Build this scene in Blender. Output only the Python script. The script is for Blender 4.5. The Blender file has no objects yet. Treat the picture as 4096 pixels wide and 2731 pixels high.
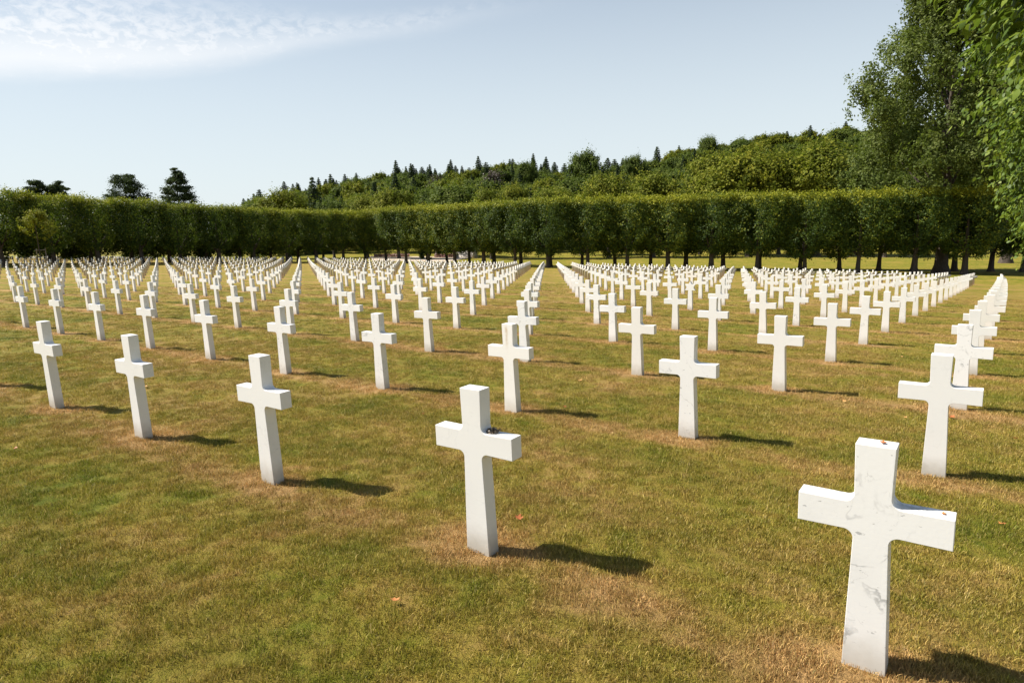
import bpy, math, random
import numpy as np
from mathutils import Vector, Matrix

random.seed(7)
rng = np.random.default_rng(11)
scene = bpy.context.scene
COL = scene.collection

# ------------------------------------------------------------------ site frame
# Ground plan: x to the right, y away from the photographer, z off the lawn.
# The lawn slopes about 3.6 degrees away and to the right, so the plan is tipped into the world.
EYE = 1.7
UPG = Vector((-0.0432, -0.0456, 1.0)).normalized()
RT = UPG.rotation_difference(Vector((0, 0, 1))).to_matrix()
RN = np.array(RT)

def g2w(x, y, z=0.0):
    return RT @ Vector((x, y, z))

# ------------------------------------------------------------------ camera
PITCH, ROLL = 0.12962, 0.002175
cam_d = bpy.data.cameras.new('camera')
cam_d.sensor_width = 36.0
cam_d.lens = 23.045
cam_d.clip_start = 0.05
cam_d.clip_end = 6000
cam = bpy.data.objects.new('camera', cam_d)
COL.objects.link(cam)
_c, _s, _cr, _sr = math.cos(PITCH), math.sin(PITCH), math.cos(ROLL), math.sin(ROLL)
_X = RT @ Vector((_cr, _sr * _s, _sr * _c))
_Y = RT @ Vector((-_sr, _cr * _s, _cr * _c))
_Z = RT @ Vector((0, -_c, _s))
cm = Matrix((_X, _Y, _Z)).transposed().to_4x4()
cm.translation = g2w(0, 0, EYE)
cam.matrix_world = cm
scene.camera = cam

# ------------------------------------------------------------------ sun, sky, exposure
SUN_G = Vector((-0.695, 0.088, 0.735)).normalized()      # towards the sun, in the plan frame
SUN = (RT @ SUN_G).normalized()
sun_el = math.asin(SUN.z)
sun_az = math.atan2(SUN.x, SUN.y)
ld = bpy.data.lights.new('sun', 'SUN')
ld.energy = 5.0
ld.angle = math.radians(0.6)
ld.color = (1.0, 0.94, 0.85)
sun = bpy.data.objects.new('sun', ld)
COL.objects.link(sun)
sun.rotation_euler = SUN.to_track_quat('Z', 'Y').to_euler()

world = bpy.data.worlds.new('World')
scene.world = world
world.use_nodes = True

scene.view_settings.view_transform = 'Standard'
scene.view_settings.look = 'None'
scene.view_settings.exposure = 0.84
scene.view_settings.gamma = 1.0
scene.render.film_transparent = False
scene.cycles.max_bounces = 6
scene.cycles.diffuse_bounces = 3
scene.cycles.transparent_max_bounces = 6

# ------------------------------------------------------------------ node helpers
class NT:
    def __init__(self, tree):
        self.t = tree
    def n(self, kind, **kw):
        nd = self.t.nodes.new(kind)
        for k, v in kw.items():
            if k.startswith('in_'):
                key = k[3:]
                key = int(key) if key.isdigit() else key.replace('_', ' ')
                nd.inputs[key].default_value = v
            else:
                setattr(nd, k, v)
        return nd
    def l(self, a, b):
        self.t.links.new(a, b)
    def math(self, op, a, b=None, c=None, clamp=False):
        nd = self.t.nodes.new('ShaderNodeMath')
        nd.operation = op
        nd.use_clamp = clamp
        for i, v in enumerate((a, b, c)):
            if v is None:
                continue
            if isinstance(v, (int, float)):
                nd.inputs[i].default_value = v
            else:
                self.l(v, nd.inputs[i])
        return nd.outputs[0]
    def noise(self, vec, scale, detail=3, rough=0.55, dist=0.0):
        nd = self.n('ShaderNodeTexNoise')
        nd.inputs['Scale'].default_value = scale
        nd.inputs['Detail'].default_value = detail
        nd.inputs['Roughness'].default_value = rough
        nd.inputs['Distortion'].default_value = dist
        if vec is not None:
            self.l(vec, nd.inputs['Vector'])
        return nd.outputs['Fac']
    def ramp(self, fac, stops, interp='LINEAR'):
        nd = self.n('ShaderNodeValToRGB')
        cr = nd.color_ramp
        cr.interpolation = interp
        while len(cr.elements) > 1:
            cr.elements.remove(cr.elements[-1])
        cr.elements[0].position = stops[0][0]
        cr.elements[0].color = col4(stops[0][1])
        for p, c in stops[1:]:
            e = cr.elements.new(p)
            e.color = col4(c)
        self.l(fac, nd.inputs[0])
        return nd.outputs[0]
    def mix(self, fac, a, b, blend='MIX'):
        nd = self.n('ShaderNodeMix', data_type='RGBA', blend_type=blend)
        for i, v in ((0, fac), (6, a), (7, b)):
            if isinstance(v, (int, float)):
                nd.inputs[i].default_value = v
            elif isinstance(v, tuple):
                nd.inputs[i].default_value = col4(v)
            else:
                self.l(v, nd.inputs[i])
        return nd.outputs[2]
    def mapr(self, v, a, b, c=0.0, d=1.0, smooth=True):
        nd = self.n('ShaderNodeMapRange')
        nd.interpolation_type = 'SMOOTHSTEP' if smooth else 'LINEAR'
        self.l(v, nd.inputs[0])
        for i, x in enumerate((a, b, c, d)):
            nd.inputs[i + 1].default_value = x
        return nd.outputs[0]

def col4(c):
    if isinstance(c, (int, float)):
        c = (c, c, c)
    return (c[0], c[1], c[2], 1.0)

def new_mat(name):
    m = bpy.data.materials.new(name)
    m.use_nodes = True
    nt = NT(m.node_tree)
    bsdf = m.node_tree.nodes['Principled BSDF']
    return m, nt, bsdf

# ------------------------------------------------------------------ world: sky with thin cirrus
wn = NT(world.node_tree)
for nd in list(world.node_tree.nodes):
    world.node_tree.nodes.remove(nd)
w_out = wn.n('ShaderNodeOutputWorld')
bg = wn.n('ShaderNodeBackground')
bg.inputs['Strength'].default_value = 0.066
wn.l(bg.outputs[0], w_out.inputs[0])
sky = wn.n('ShaderNodeTexSky')
sky.sky_type = 'NISHITA'
sky.sun_disc = False
sky.sun_elevation = sun_el
sky.sun_rotation = sun_az
sky.altitude = 200
sky.air_density = 1.0
sky.dust_density = 0.9
sky.ozone_density = 1.0
tc = wn.n('ShaderNodeTexCoord')
gen = tc.outputs['Generated']
sep = wn.n('ShaderNodeSeparateXYZ')
wn.l(gen, sep.inputs[0])
DEG = 57.29578
az = wn.math('MULTIPLY', wn.math('ARCTAN2', sep.outputs[0], sep.outputs[1]), DEG)
hyp = wn.math('SQRT', wn.math('ADD', wn.math('POWER', sep.outputs[0], 2.0), wn.math('POWER', sep.outputs[1], 2.0)))
el = wn.math('MULTIPLY', wn.math('ARCTAN2', sep.outputs[2], hyp), DEG)
def sky_vec(sx, sy):
    cmb_ = wn.n('ShaderNodeCombineXYZ')
    wn.l(wn.math('MULTIPLY', az, sx), cmb_.inputs[0]); wn.l(wn.math('MULTIPLY', el, sy), cmb_.inputs[1])
    return cmb_.outputs[0]
c_big = wn.noise(sky_vec(.10, .34), 1.0, 5, 0.6, 0.4)
c_dab = wn.noise(sky_vec(.95, 1.7), 1.0, 5, 0.62, 0.5)
# a thin sheet with a smooth lower edge climbing to the right, breaking into dabs above
low = wn.math('ADD', 11.0, wn.math('MULTIPLY', wn.math('ADD', az, 36.0), 0.10))
low = wn.math('ADD', low, wn.math('MULTIPLY', wn.mapr(az, -28.0, -8.0, 0.0, 1.0), 1.5))
t_ = wn.math('SUBTRACT', el, low)
t_ = wn.math('ADD', t_, wn.math('MULTIPLY', wn.math('SUBTRACT', c_big, 0.5), 1.3))
thick = wn.mapr(az, -36.0, -8.0, 3.4, 0.8)
above = wn.math('DIVIDE', t_, thick)
sheet = wn.math('MULTIPLY', wn.mapr(t_, -0.7, 1.1), wn.mapr(above, 2.6, 0.5))
amp = wn.mapr(az, 8.0, -16.0, 0.0, 0.40)
amp = wn.math('ADD', amp, wn.mapr(az, -8.0, -34.0, 0.0, 0.40))
dab = wn.mapr(wn.math('ADD', wn.math('MULTIPLY', c_dab, 0.65), wn.math('MULTIPLY', c_big, 0.35)), 0.36, 0.60)
solid = wn.mapr(above, 1.5, 0.25)
tex = wn.math('MAXIMUM', dab, wn.math('MULTIPLY', solid, 0.85))
cov = wn.math('MULTIPLY', wn.math('MULTIPLY', sheet, amp), tex, clamp=True)
hz = wn.mapr(sep.outputs[2], 0.62, 0.0)
hz = wn.math('MULTIPLY', hz, 0.86)
base = wn.mix(hz, sky.outputs[0], (6.95, 7.65, 7.95))
skyc = wn.mix(cov, base, (8.9, 8.95, 9.05))
wn.l(skyc, bg.inputs[0])

# ------------------------------------------------------------------ terrain
RD = (-0.80777, 0.58951)      # along a grave row, leftwards and away
CD = (0.58951, 0.80777)       # across the rows, away
OX, OY = 1.4631, 2.6302
SPI, SPJ = 3.0999, 2.0439
HILL_T = [(-3.0, 4), (-0.70, 4), (-0.45, 9), (-0.38, 15), (-0.31, 22), (-0.24, 28), (-0.18, 33), (-0.115, 33), (-0.05, 36),
          (0.02, 39), (0.083, 36), (0.15, 38), (0.20, 43), (0.28, 52), (0.35, 55), (0.42, 59), (0.55, 63), (0.8, 66), (3.0, 66)]
HT = np.array(HILL_T)

def smooth(a, b, x):
    t = np.clip((np.asarray(x, float) - a) / (b - a), 0, 1)
    return t * t * (3 - 2 * t)

def height(X, Y):
    X = np.asarray(X, float); Y = np.asarray(Y, float)
    i = ((X - OX) * CD[0] + (Y - OY) * CD[1]) / SPI
    j = ((X - OX) * RD[0] + (Y - OY) * RD[1]) / SPJ
    Xp = np.maximum(X, 0)
    zn = -.0125 * Xp * Xp / (Xp + 10) * (1 - smooth(23, 29, i)) + .5 * smooth(25, 50, j) * smooth(0, 12, i)
    a = np.clip(X, -60, 50) / 50; b = np.clip(Y, -10, 120) / 50
    zn = zn - .06662 * a + .02727 * b - .59531 * a * a - .00629 * a * b + .00344 * b * b - .01912 * a ** 3 + .21083 * a * a * b  # ground bent by a polynomial fitted to lens-distorted pixel positions
    s = X * CD[0] + Y * CD[1]
    zf = np.where(X > 0, -.0065 * np.minimum(X, 80), np.minimum(-.016 * X, .5)) + .033 * np.clip(s - 92, 0, 110)
    w = np.maximum(smooth(23.3, 27.5, i), smooth(47.5, 50.5, j))
    w = np.maximum(w, smooth(-3, -9, j))
    w = np.maximum(w, smooth(-1.5, -5, i) * 0.0)
    z = zn * (1 - w) + zf * w
    t = X / np.maximum(Y, 1.0)
    Hh = np.interp(t, HT[:, 0], HT[:, 1] - np.where(HT[:, 0] < .05, 3.2, 5.6))
    z = z + np.where(Y > 0, Hh * smooth(170, 410, Y), 0)
    return z

def ground(x, y, dz=0.0):
    return g2w(x, y, float(height(x, y)) + dz)

def w_ground_normal():
    return (RT @ Vector((0, 0, 1))).normalized()

# ------------------------------------------------------------------ mesh helpers
def mesh_from(name, verts, faces_flat, counts, mats, tint=None, mat_idx=None, smooth_sh=False):
    me = bpy.data.meshes.new(name)
    nv = len(verts); nf = len(counts); nl = len(faces_flat)
    me.vertices.add(nv)
    me.vertices.foreach_set('co', np.asarray(verts, np.float32).ravel())
    me.loops.add(nl)
    me.loops.foreach_set('vertex_index', np.asarray(faces_flat, np.int32))
    me.polygons.add(nf)
    counts = np.asarray(counts, np.int32)
    starts = np.concatenate([[0], np.cumsum(counts)[:-1]]).astype(np.int32)
    me.polygons.foreach_set('loop_start', starts)
    me.polygons.foreach_set('loop_total', counts)
    if mat_idx is not None:
        me.polygons.foreach_set('material_index', np.asarray(mat_idx, np.int32))
    if smooth_sh:
        me.polygons.foreach_set('use_smooth', np.ones(nf, bool))
    for m in (mats if isinstance(mats, (list, tuple)) else [mats]):
        me.materials.append(m)
    me.update(calc_edges=True)
    if tint is not None:
        at = me.attributes.new('tint', 'FLOAT', 'POINT')
        at.data.foreach_set('value', np.asarray(tint, np.float32))
    return me

def new_obj(name, me, parent=None):
    o = bpy.data.objects.new(name, me)
    COL.objects.link(o)
    if parent is not None:
        o.parent = parent
    return o

def tag(o, label=None, cat=None, group=None, kind=None):
    if label: o['label'] = label
    if cat: o['category'] = cat
    if group: o['group'] = group
    if kind: o['kind'] = kind
    return o

def empty(name, loc, rz=0.0, scale=1.0):
    o = bpy.data.objects.new(name, None)
    COL.objects.link(o)
    o.location = loc
    o.rotation_euler = (0, 0, rz)
    o.scale = (scale, scale, scale) if not isinstance(scale, tuple) else scale
    o.empty_display_size = 0.3
    return o

ORD = ['zeroth', 'first', 'second', 'third', 'fourth', 'fifth', 'sixth', 'seventh', 'eighth', 'ninth', 'tenth', 'eleventh',
       'twelfth', 'thirteenth', 'fourteenth', 'fifteenth', 'sixteenth', 'seventeenth', 'eighteenth', 'nineteenth', 'twentieth']
def ordinal(n):
    if n <= 20: return ORD[n]
    tens = {2: 'twenty', 3: 'thirty', 4: 'forty', 5: 'fifty', 6: 'sixty', 7: 'seventy', 8: 'eighty'}
    ten1 = {2: 'twentieth', 3: 'thirtieth', 4: 'fortieth', 5: 'fiftieth', 6: 'sixtieth', 7: 'seventieth', 8: 'eightieth'}
    a, b = divmod(n, 10)
    return ten1[a] if b == 0 else tens[a] + '-' + ORD[b]

# ------------------------------------------------------------------ lawn material
def lawn_color(nt):
    geo = nt.n('ShaderNodeNewGeometry')
    pos = geo.outputs['Position']
    cw = g2w(CD[0], CD[1], 0)
    def along(vec):
        d_ = nt.n('ShaderNodeVectorMath', operation='DOT_PRODUCT')
        nt.l(pos, d_.inputs[0]); d_.inputs[1].default_value = tuple(vec)
        return nt.math('DIVIDE', d_.outputs['Value'], 50.0)
    gx, gy = along(g2w(1, 0, 0)), along(g2w(0, 1, 0))
    def cubic(k):
        # k: 1, x, y, xx, xy, yy, xxx, xxy, xyy, yyy in Horner form over y then x
        M, Ad = (lambda a, b: nt.math('MULTIPLY', a, b)), (lambda a, b: nt.math('ADD', a, b))
        q3 = k[9]
        q2 = Ad(M(gx, k[8]), k[5])
        q1 = Ad(M(gx, Ad(M(gx, k[7]), k[4])), k[2])
        q0 = Ad(M(gx, Ad(M(gx, Ad(M(gx, k[6]), k[3])), k[1])), k[0])
        return Ad(M(gy, Ad(M(gy, Ad(M(gy, q3), q2)), q1)), q0)
    rowc = cubic([-0.972, 9.835, 13.9118, -0.4669, -0.1397, -0.3323, -0.0114, 0.0489, 0.0029, 0.0121])
    colc = cubic([-0.1894, -19.9827, 15.3404, -1.3608, 1.0, -0.2921, -0.0933, 0.1303, -0.0449, 0.0078])
    def near_int(c_, off):
        return nt.math('ABSOLUTE', nt.math('SUBTRACT', nt.math('FRACT', nt.math('ADD', c_, 0.5 + off)), 0.5))
    wob = nt.noise(pos, 0.8, 3)
    wobs = nt.math('MULTIPLY', nt.math('SUBTRACT', wob, 0.5), 0.14)
    dist = near_int(nt.math('ADD', rowc, wobs), 0.02)
    inside = nt.math('MULTIPLY', nt.mapr(rowc, 22.4, 22.8, 1.0, 0.0), nt.mapr(colc, -1.2, -0.8))
    band = nt.math('MULTIPLY', nt.mapr(dist, 0.14, 0.01), inside)
    di = nt.math('MULTIPLY', near_int(rowc, -0.014), 3.1)
    dj = nt.math('MULTIPLY', near_int(colc, 0.0), 2.04)
    rad_ = nt.math('SQRT', nt.math('ADD', nt.math('MULTIPLY', di, di), nt.math('MULTIPLY', dj, dj)))
    rad_ = nt.math('ADD', rad_, nt.math('MULTIPLY', nt.math('SUBTRACT', nt.noise(pos, 5.0, 3), 0.5), 0.35))
    halo = nt.math('MULTIPLY', nt.mapr(rad_, 0.50, 0.12), nt.math('MULTIPLY', inside, nt.mapr(rowc, -0.6, -0.4)))
    n1 = nt.noise(pos, 0.32, 4, 0.6)
    n2 = nt.noise(pos, 1.7, 4, 0.65)
    n3 = nt.noise(pos, 9.0, 3, 0.6)
    n4 = nt.noise(pos, 75.0, 3, 0.7)
    dry = nt.math('ADD', nt.math('MULTIPLY', n1, 0.60), nt.math('MULTIPLY', n2, 0.58))
    dry = nt.math('ADD', dry, nt.math('MULTIPLY', n3, 0.30))
    dry = nt.math('ADD', dry, nt.math('MULTIPLY', band, 0.145))
    dry = nt.math('ADD', dry, nt.math('MULTIPLY', halo, 0.18))
    dry = nt.math('ADD', dry, nt.mapr(rowc, 22.5, 26.0, 0.0, -0.07))
    fac = nt.mapr(dry, 0.475, 0.985, smooth=False)
    fac2 = nt.math('ADD', fac, nt.math('MULTIPLY', nt.math('SUBTRACT', n4, 0.5), 0.34), clamp=True)
    c = nt.ramp(fac2, [(0.0, (0.068, 0.102, 0.006)), (0.28, (0.158, 0.158, 0.014)), (0.55, (0.250, 0.192, 0.032)),
                       (0.80, (0.320, 0.205, 0.064)), (1.0, (0.40, 0.245, 0.095))])
    # faint mowing passes parallel to the rows
    st = nt.math('SINE', nt.math('MULTIPLY', rowc, 6.28318 * 2.5))
    hs_ = nt.n('ShaderNodeHueSaturation')
    nt.l(c, hs_.inputs['Color'])
    nt.l(nt.math('ADD', 1.0, nt.math('MULTIPLY', st, 0.07)), hs_.inputs['Value'])
    return hs_.outputs[0], n4, n3, pos

m_lawn, nt, bs = new_mat('mown_lawn')
c, n4, n3, pos = lawn_color(nt)
nt.l(c, bs.inputs['Base Color'])
bs.inputs['Roughness'].default_value = 0.9
bs.inputs['Specular IOR Level'].default_value = 0.15
bmp = nt.n('ShaderNodeBump')
bmp.inputs['Strength'].default_value = 0.9
bmp.inputs['Distance'].default_value = 0.03
hgt = nt.math('ADD', nt.noise(pos, 120.0, 3, 0.7), nt.math('MULTIPLY', nt.noise(pos, 28.0, 3, 0.6), 1.2))
nt.l(hgt, bmp.inputs['Height'])
nt.l(bmp.outputs[0], bs.inputs['Normal'])

m_blade, nt, bs = new_mat('grass_blades')
c, n4, n3, pos = lawn_color(nt)
geo = nt.n('ShaderNodeNewGeometry')
oi = nt.n('ShaderNodeObjectInfo')
rnd = nt.math('FRACT', nt.math('ADD', geo.outputs['Random Per Island'], oi.outputs['Random']))
dryb = nt.mapr(rnd, 0.70, 1.0, smooth=False)
c2 = nt.mix(nt.math('MULTIPLY', dryb, 0.8), c, (0.42, 0.31, 0.115))
grn = nt.mapr(rnd, 0.30, 0.0, smooth=False)
c2 = nt.mix(nt.math('MULTIPLY', grn, 0.55), c2, (0.085, 0.135, 0.008))
hs = nt.n('ShaderNodeHueSaturation')
nt.l(c2, hs.inputs['Color'])
nt.l(nt.mapr(nt.math('FRACT', nt.math('MULTIPLY', rnd, 7.3)), 0, 1, 0.70, 1.85, smooth=False), hs.inputs['Value'])
nt.l(hs.outputs[0], bs.inputs['Base Color'])
bs.inputs['Roughness'].default_value = 0.55
bs.inputs['Specular IOR Level'].default_value = 0.3
tr = nt.n('ShaderNodeBsdfTranslucent')
nt.l(hs.outputs[0], tr.inputs[0])
mx = nt.n('ShaderNodeMixShader', in_0=0.25)
nt.l(bs.outputs[0], mx.inputs[1]); nt.l(tr.outputs[0], mx.inputs[2])
nt.l(mx.outputs[0], m_blade.node_tree.nodes['Material Output'].inputs[0])

# ------------------------------------------------------------------ ground sheet
def build_ground():
    rr = np.concatenate([[0.0], np.geomspace(1.2, 3200, 190)])
    na = 200
    # finer bearings in front, coarser behind
    a_front = np.linspace(-60, 60, 150)
    a_back = np.linspace(60, 300, 52)[1:-1]
    ang = np.radians(np.concatenate([a_front, a_back]))
    na = len(ang)
    V = [g2w(0, 0, float(height(0, 0)))]
    R, A = np.meshgrid(rr[1:], ang, indexing='ij')
    X = R * np.sin(A); Y = R * np.cos(A)
    Z = height(X, Y)
    P = np.stack([X, Y, Z], -1).reshape(-1, 3) @ RN.T
    verts = np.vstack([np.array(V[0])[None], P])
    faces = []; counts = []
    nr = len(rr) - 1
    for a in range(na):
        b = (a + 1) % na
        faces += [0, 1 + b, 1 + a]; counts.append(3)
    idx = 1 + np.arange(nr * na).reshape(nr, na)
    q = np.stack([idx[:-1, :], np.roll(idx, -1, 1)[:-1, :], np.roll(idx, -1, 1)[1:, :], idx[1:, :]], -1).reshape(-1, 4)
    faces = np.concatenate([np.array(faces), q.ravel()])
    counts = np.concatenate([np.array(counts), np.full(len(q), 4)])
    me = mesh_from('ground', verts, faces, counts, m_lawn, smooth_sh=True)
    me.flip_normals()
    o = new_obj('ground', me)
    tag(o, 'mown lawn with dry brown bands along the grave rows', kind='structure')
build_ground()

# ------------------------------------------------------------------ marble
def marble(name, base, vein, dirt, speck=0.0, rust=False):
    m, nt, bs = new_mat(name)
    t = nt.n('ShaderNodeTexCoord')
    oi = nt.n('ShaderNodeObjectInfo')
    offs = nt.n('ShaderNodeVectorMath', operation='SCALE')
    cmb = nt.n('ShaderNodeCombineXYZ')
    nt.l(oi.outputs['Random'], cmb.inputs[0]); nt.l(oi.outputs['Random'], cmb.inputs[2])
    cmb.inputs[1].default_value = 0.3
    nt.l(cmb.outputs[0], offs.inputs[0]); offs.inputs['Scale'].default_value = 57.0
    add = nt.n('ShaderNodeVectorMath', operation='ADD')
    nt.l(t.outputs['Object'], add.inputs[0]); nt.l(offs.outputs[0], add.inputs[1])
    v = add.outputs[0]
    warp = nt.n('ShaderNodeTexNoise'); warp.inputs['Scale'].default_value = 3.0; warp.inputs['Detail'].default_value = 4
    nt.l(v, warp.inputs['Vector'])
    ws = nt.n('ShaderNodeVectorMath', operation='SCALE'); ws.inputs['Scale'].default_value = 0.28
    nt.l(warp.outputs['Color'], ws.inputs[0])
    va = nt.n('ShaderNodeVectorMath', operation='ADD')
    nt.l(v, va.inputs[0]); nt.l(ws.outputs[0], va.inputs[1])
    n = nt.noise(va.outputs[0], 2.6, 5, 0.55)
    line = nt.math('ABSOLUTE', nt.math('SUBTRACT', n, 0.5))
    gate = nt.mapr(nt.noise(v, 6.5, 3), 0.40, 0.70)
    ln = nt.math('MULTIPLY', nt.math('MULTIPLY', nt.mapr(line, 0.014, 0.0), gate), vein)
    n2 = nt.noise(va.outputs[0], 7.0, 4, 0.55)
    ln2 = nt.math('MULTIPLY', nt.mapr(nt.math('ABSOLUTE', nt.math('SUBTRACT', n2, 0.5)), 0.010, 0.0), vein * 0.5)
    ln2 = nt.math('MULTIPLY', ln2, nt.mapr(nt.noise(v, 9.0, 2), 0.52, 0.68))
    cl = nt.math('MULTIPLY', nt.mapr(nt.noise(va.outputs[0], 2.2, 4), 0.45, 0.8), 0.08 + 0.17 * min(vein, 1))
    mpf = nt.n('ShaderNodeMapping'); mpf.inputs['Scale'].default_value = (22, 22, 46); mpf.inputs['Rotation'].default_value = (0, .35, 0)
    nt.l(v, mpf.inputs[0])
    sp = nt.math('MULTIPLY', nt.mapr(nt.noise(mpf.outputs[0], 1.0, 3, 0.55), 0.665, 0.72), speck)
    grey = nt.math('ADD', nt.math('ADD', ln, ln2), nt.math('ADD', cl, sp), clamp=True)
    c = nt.mix(grey, base, (0.27, 0.275, 0.28))
    # small tone difference from stone to stone
    c = nt.mix(nt.math('MULTIPLY', oi.outputs['Random'], 0.5), c, (base[0] * 0.94, base[1] * 0.93, base[2] * 0.90))
    # splash dirt on the lowest part
    sepz = nt.n('ShaderNodeSeparateXYZ'); nt.l(t.outputs['Object'], sepz.inputs[0])
    zz = nt.math('ADD', sepz.outputs[2], nt.math('MULTIPLY', nt.math('SUBTRACT', nt.noise(v, 14, 3), 0.5), 0.10))
    d = nt.math('MULTIPLY', nt.mapr(zz, 0.20, 0.0), dirt)
    c = nt.mix(d, c, (0.36, 0.33, 0.26))
    if rust:
        xx = nt.math('ADD', sepz.outputs[0], nt.math('MULTIPLY', nt.math('SUBTRACT', nt.noise(v, 9, 3), 0.5), 0.04))
        st = nt.mapr(nt.math('ABSOLUTE', nt.math('ADD', xx, 0.012)), 0.028, 0.0)
        st = nt.math('MULTIPLY', st, nt.mapr(sepz.outputs[2], 0.62, 0.90))
        st = nt.math('MULTIPLY', st, nt.mapr(nt.noise(v, 12, 4), 0.3, 0.6))
        c = nt.mix(nt.math('MULTIPLY', st, 0.8), c, (0.50, 0.36, 0.20))
    nt.l(c, bs.inputs['Base Color'])
    bs.inputs['Roughness'].default_value = 0.42
    bs.inputs['Specular IOR Level'].default_value = 0.35
    b = nt.n('ShaderNodeBump'); b.inputs['Strength'].default_value = 0.12; b.inputs['Distance'].default_value = 0.004
    nt.l(nt.noise(v, 60, 4, 0.6), b.inputs['Height']); nt.l(b.outputs[0], bs.inputs['Normal'])
    return m

M_PLAIN = marble('white_marble', (0.775, 0.77, 0.75), 0.14, 0.75, 0.15)
M_CREAM = marble('cream_marble', (0.785, 0.765, 0.725), 0.10, 0.7)
M_VEIN = marble('veined_marble', (0.79, 0.788, 0.775), 0.95, 0.6, 0.85)
M_SPECK = marble('speckled_marble', (0.79, 0.785, 0.77), 0.55, 0.6, 0.95)
M_RUST = marble('rust_stained_marble', (0.83, 0.81, 0.765), 0.1, 0.5, 0, True)

# ------------------------------------------------------------------ cross and star outlines
def arc(cx, cy, r, a0, a1, n=9):
    return [(cx + r * math.cos(math.radians(a0 + (a1 - a0) * k / n)), cy + r * math.sin(math.radians(a0 + (a1 - a0) * k / n))) for k in range(n + 1)]

def cross_outline(sink=0.12, chip=False):
    A, hB, hT, H = 0.2745, 0.607, 0.727, 0.973
    wb, wt, wu, wl = 0.0815, 0.0715, 0.0665, 0.0640
    r = 0.036
    # right half, bottom to top
    half = [(wb + 0.0024, -sink), (wb, 0.0)]
    half += [(wb * .80 + wl * .20, 0.12), (wb * .5 + wl * .5, 0.30), (wb * .18 + wl * .82, 0.46)]
    half += arc(wl + r, hB - r, r, 180, 90)
    half += [(A, hB - 0.002), (A, hT + 0.002)]
    half += arc(wu + r, hT + r, r, 270, 180)
    half += [(wu * .55 + wt * .45, 0.86), (wt, H)]
    left = [(-x, z) for x, z in reversed(half)]
    if chip:
        left = left[:-2] + [(-wb * 0.99, 0.10), (-wb * 0.90, 0.075), (-wb * 0.95, 0.045), (-wb * 0.91, 0.015), (-wb * 0.95, 0.0), (-wb, -sink)]
    return half + left

def star_outline(sink=0.12):
    cz, R = 0.745, 0.198
    pts = []
    for k in range(12):
        a = math.radians(90 - 30 * k)
        rad = R if k % 2 == 0 else R / math.sqrt(3)
        pts.append((rad * math.cos(a), cz + rad * math.sin(a)))
    # clockwise from the top; keep all points but replace the lowest with the shaft
    pts = [p for n, p in enumerate(pts) if n != 6]
    wl, wb = 0.066, 0.0815
    out = []
    for n, p in enumerate(pts):
        out.append(p)
        if n == 5:
            out = out[:-1] + [p, (wl, cz - 0.145), (wb, 0.0), (wb, -sink), (-wb, -sink), (-wb, 0.0), (-wl, cz - 0.145)]
    return list(reversed(out))

def slab_mesh(name, outline, T, mat, bev=0.0022):
    import bmesh
    bm = bmesh.new()
    n = len(outline)
    f = [bm.verts.new((x, 0.0, z)) for x, z in outline]
    b = [bm.verts.new((x, T, z)) for x, z in outline]
    bm.faces.new(f)
    bm.faces.new(list(reversed(b)))
    for k in range(n):
        k2 = (k + 1) % n
        bm.faces.new((f[k2], f[k], b[k], b[k2]))
    bmesh.ops.recalc_face_normals(bm, faces=bm.faces)
    rim = [e for e in bm.edges if len(e.link_faces) == 2 and e.calc_face_angle(0) > 0.9]
    bmesh.ops.bevel(bm, geom=rim, offset=bev, segments=2, profile=0.5, affect='EDGES', clamp_overlap=True)
    for fc in bm.faces: fc.smooth = False
    me = bpy.data.meshes.new(name)
    bm.to_mesh(me); bm.free()
    me.materials.append(mat)
    return me

T_ = 0.0888
CM = {k: slab_mesh('cross_' + k, cross_outline(chip=(k == 'chip')), T_, m) for k, m in
      (('plain', M_PLAIN), ('cream', M_CREAM), ('vein', M_VEIN), ('speck', M_SPECK), ('rust', M_RUST), ('chip', M_PLAIN))}
STAR_ME = slab_mesh('star_headstone', star_outline(), T_, M_PLAIN)

LX = [1.43306, 1.79199, -1.62061, 0.1636, 0.21913, -0.28328]  # grid rows bent by quadratic terms fitted to barrel-distorted image pixels
LY = [2.48577, 2.33759, 1.1444, 0.44593, -0.32564, 0.4085]
PIXEL_SHIFT = {(0, 0): (0.029, 0.042), (0, 1): (-0.002, -0.046), (0, 2): (-0.013, -0.045), (0, 3): (-0.019, -0.015), (0, 4): (-0.035, 0.036), (0, 5): (-0.075, 0.085), (1, 0): (0.093, 0.156), (1, 1): (0.043, 0.044), (1, 2): (0.008, -0.097), (1, 3): (-0.029, -0.051), (1, 4): (0.002, -0.161), (1, 5): (-0.036, -0.03), (1, 6): (-0.05, 0.026), (1, 7): (-0.033, 0.011), (1, 8): (0.062, -0.089), (1, 9): (0.069, -0.071), (2, 0): (0.073, 0.147), (2, 1): (0.016, -0.051), (2, 2): (0.019, -0.146), (2, 3): (0.045, -0.173), (2, 4): (-0.006, -0.267), (2, 5): (-0.025, -0.041), (2, 6): (-0.034, -0.046), (2, 7): (-0.034, -0.052), (3, 0): (0.019, 0.095), (3, 1): (0.058, 0.039), (3, 2): (0.061, 0.006), (3, 3): (0.045, -0.013), (3, 4): (0.023, -0.025), (3, 5): (0.001, -0.034), (4, 0): (-0.006, 0.087), (4, 1): (0.051, 0.044), (4, 2): (0.069, 0.016), (4, 3): (0.064, -0.002)}  # shifts that put near cross bases on their pixel positions in the image

def plot_xy(i, j):
    b = (1, i, j, i * i / 100, i * j / 100, j * j / 100)
    x = sum(p * q for p, q in zip(LX, b)); y = sum(p * q for p, q in zip(LY, b))
    dx, dy = PIXEL_SHIFT.get((i, j), (0, 0))
    return x + dx, y + dy

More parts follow.
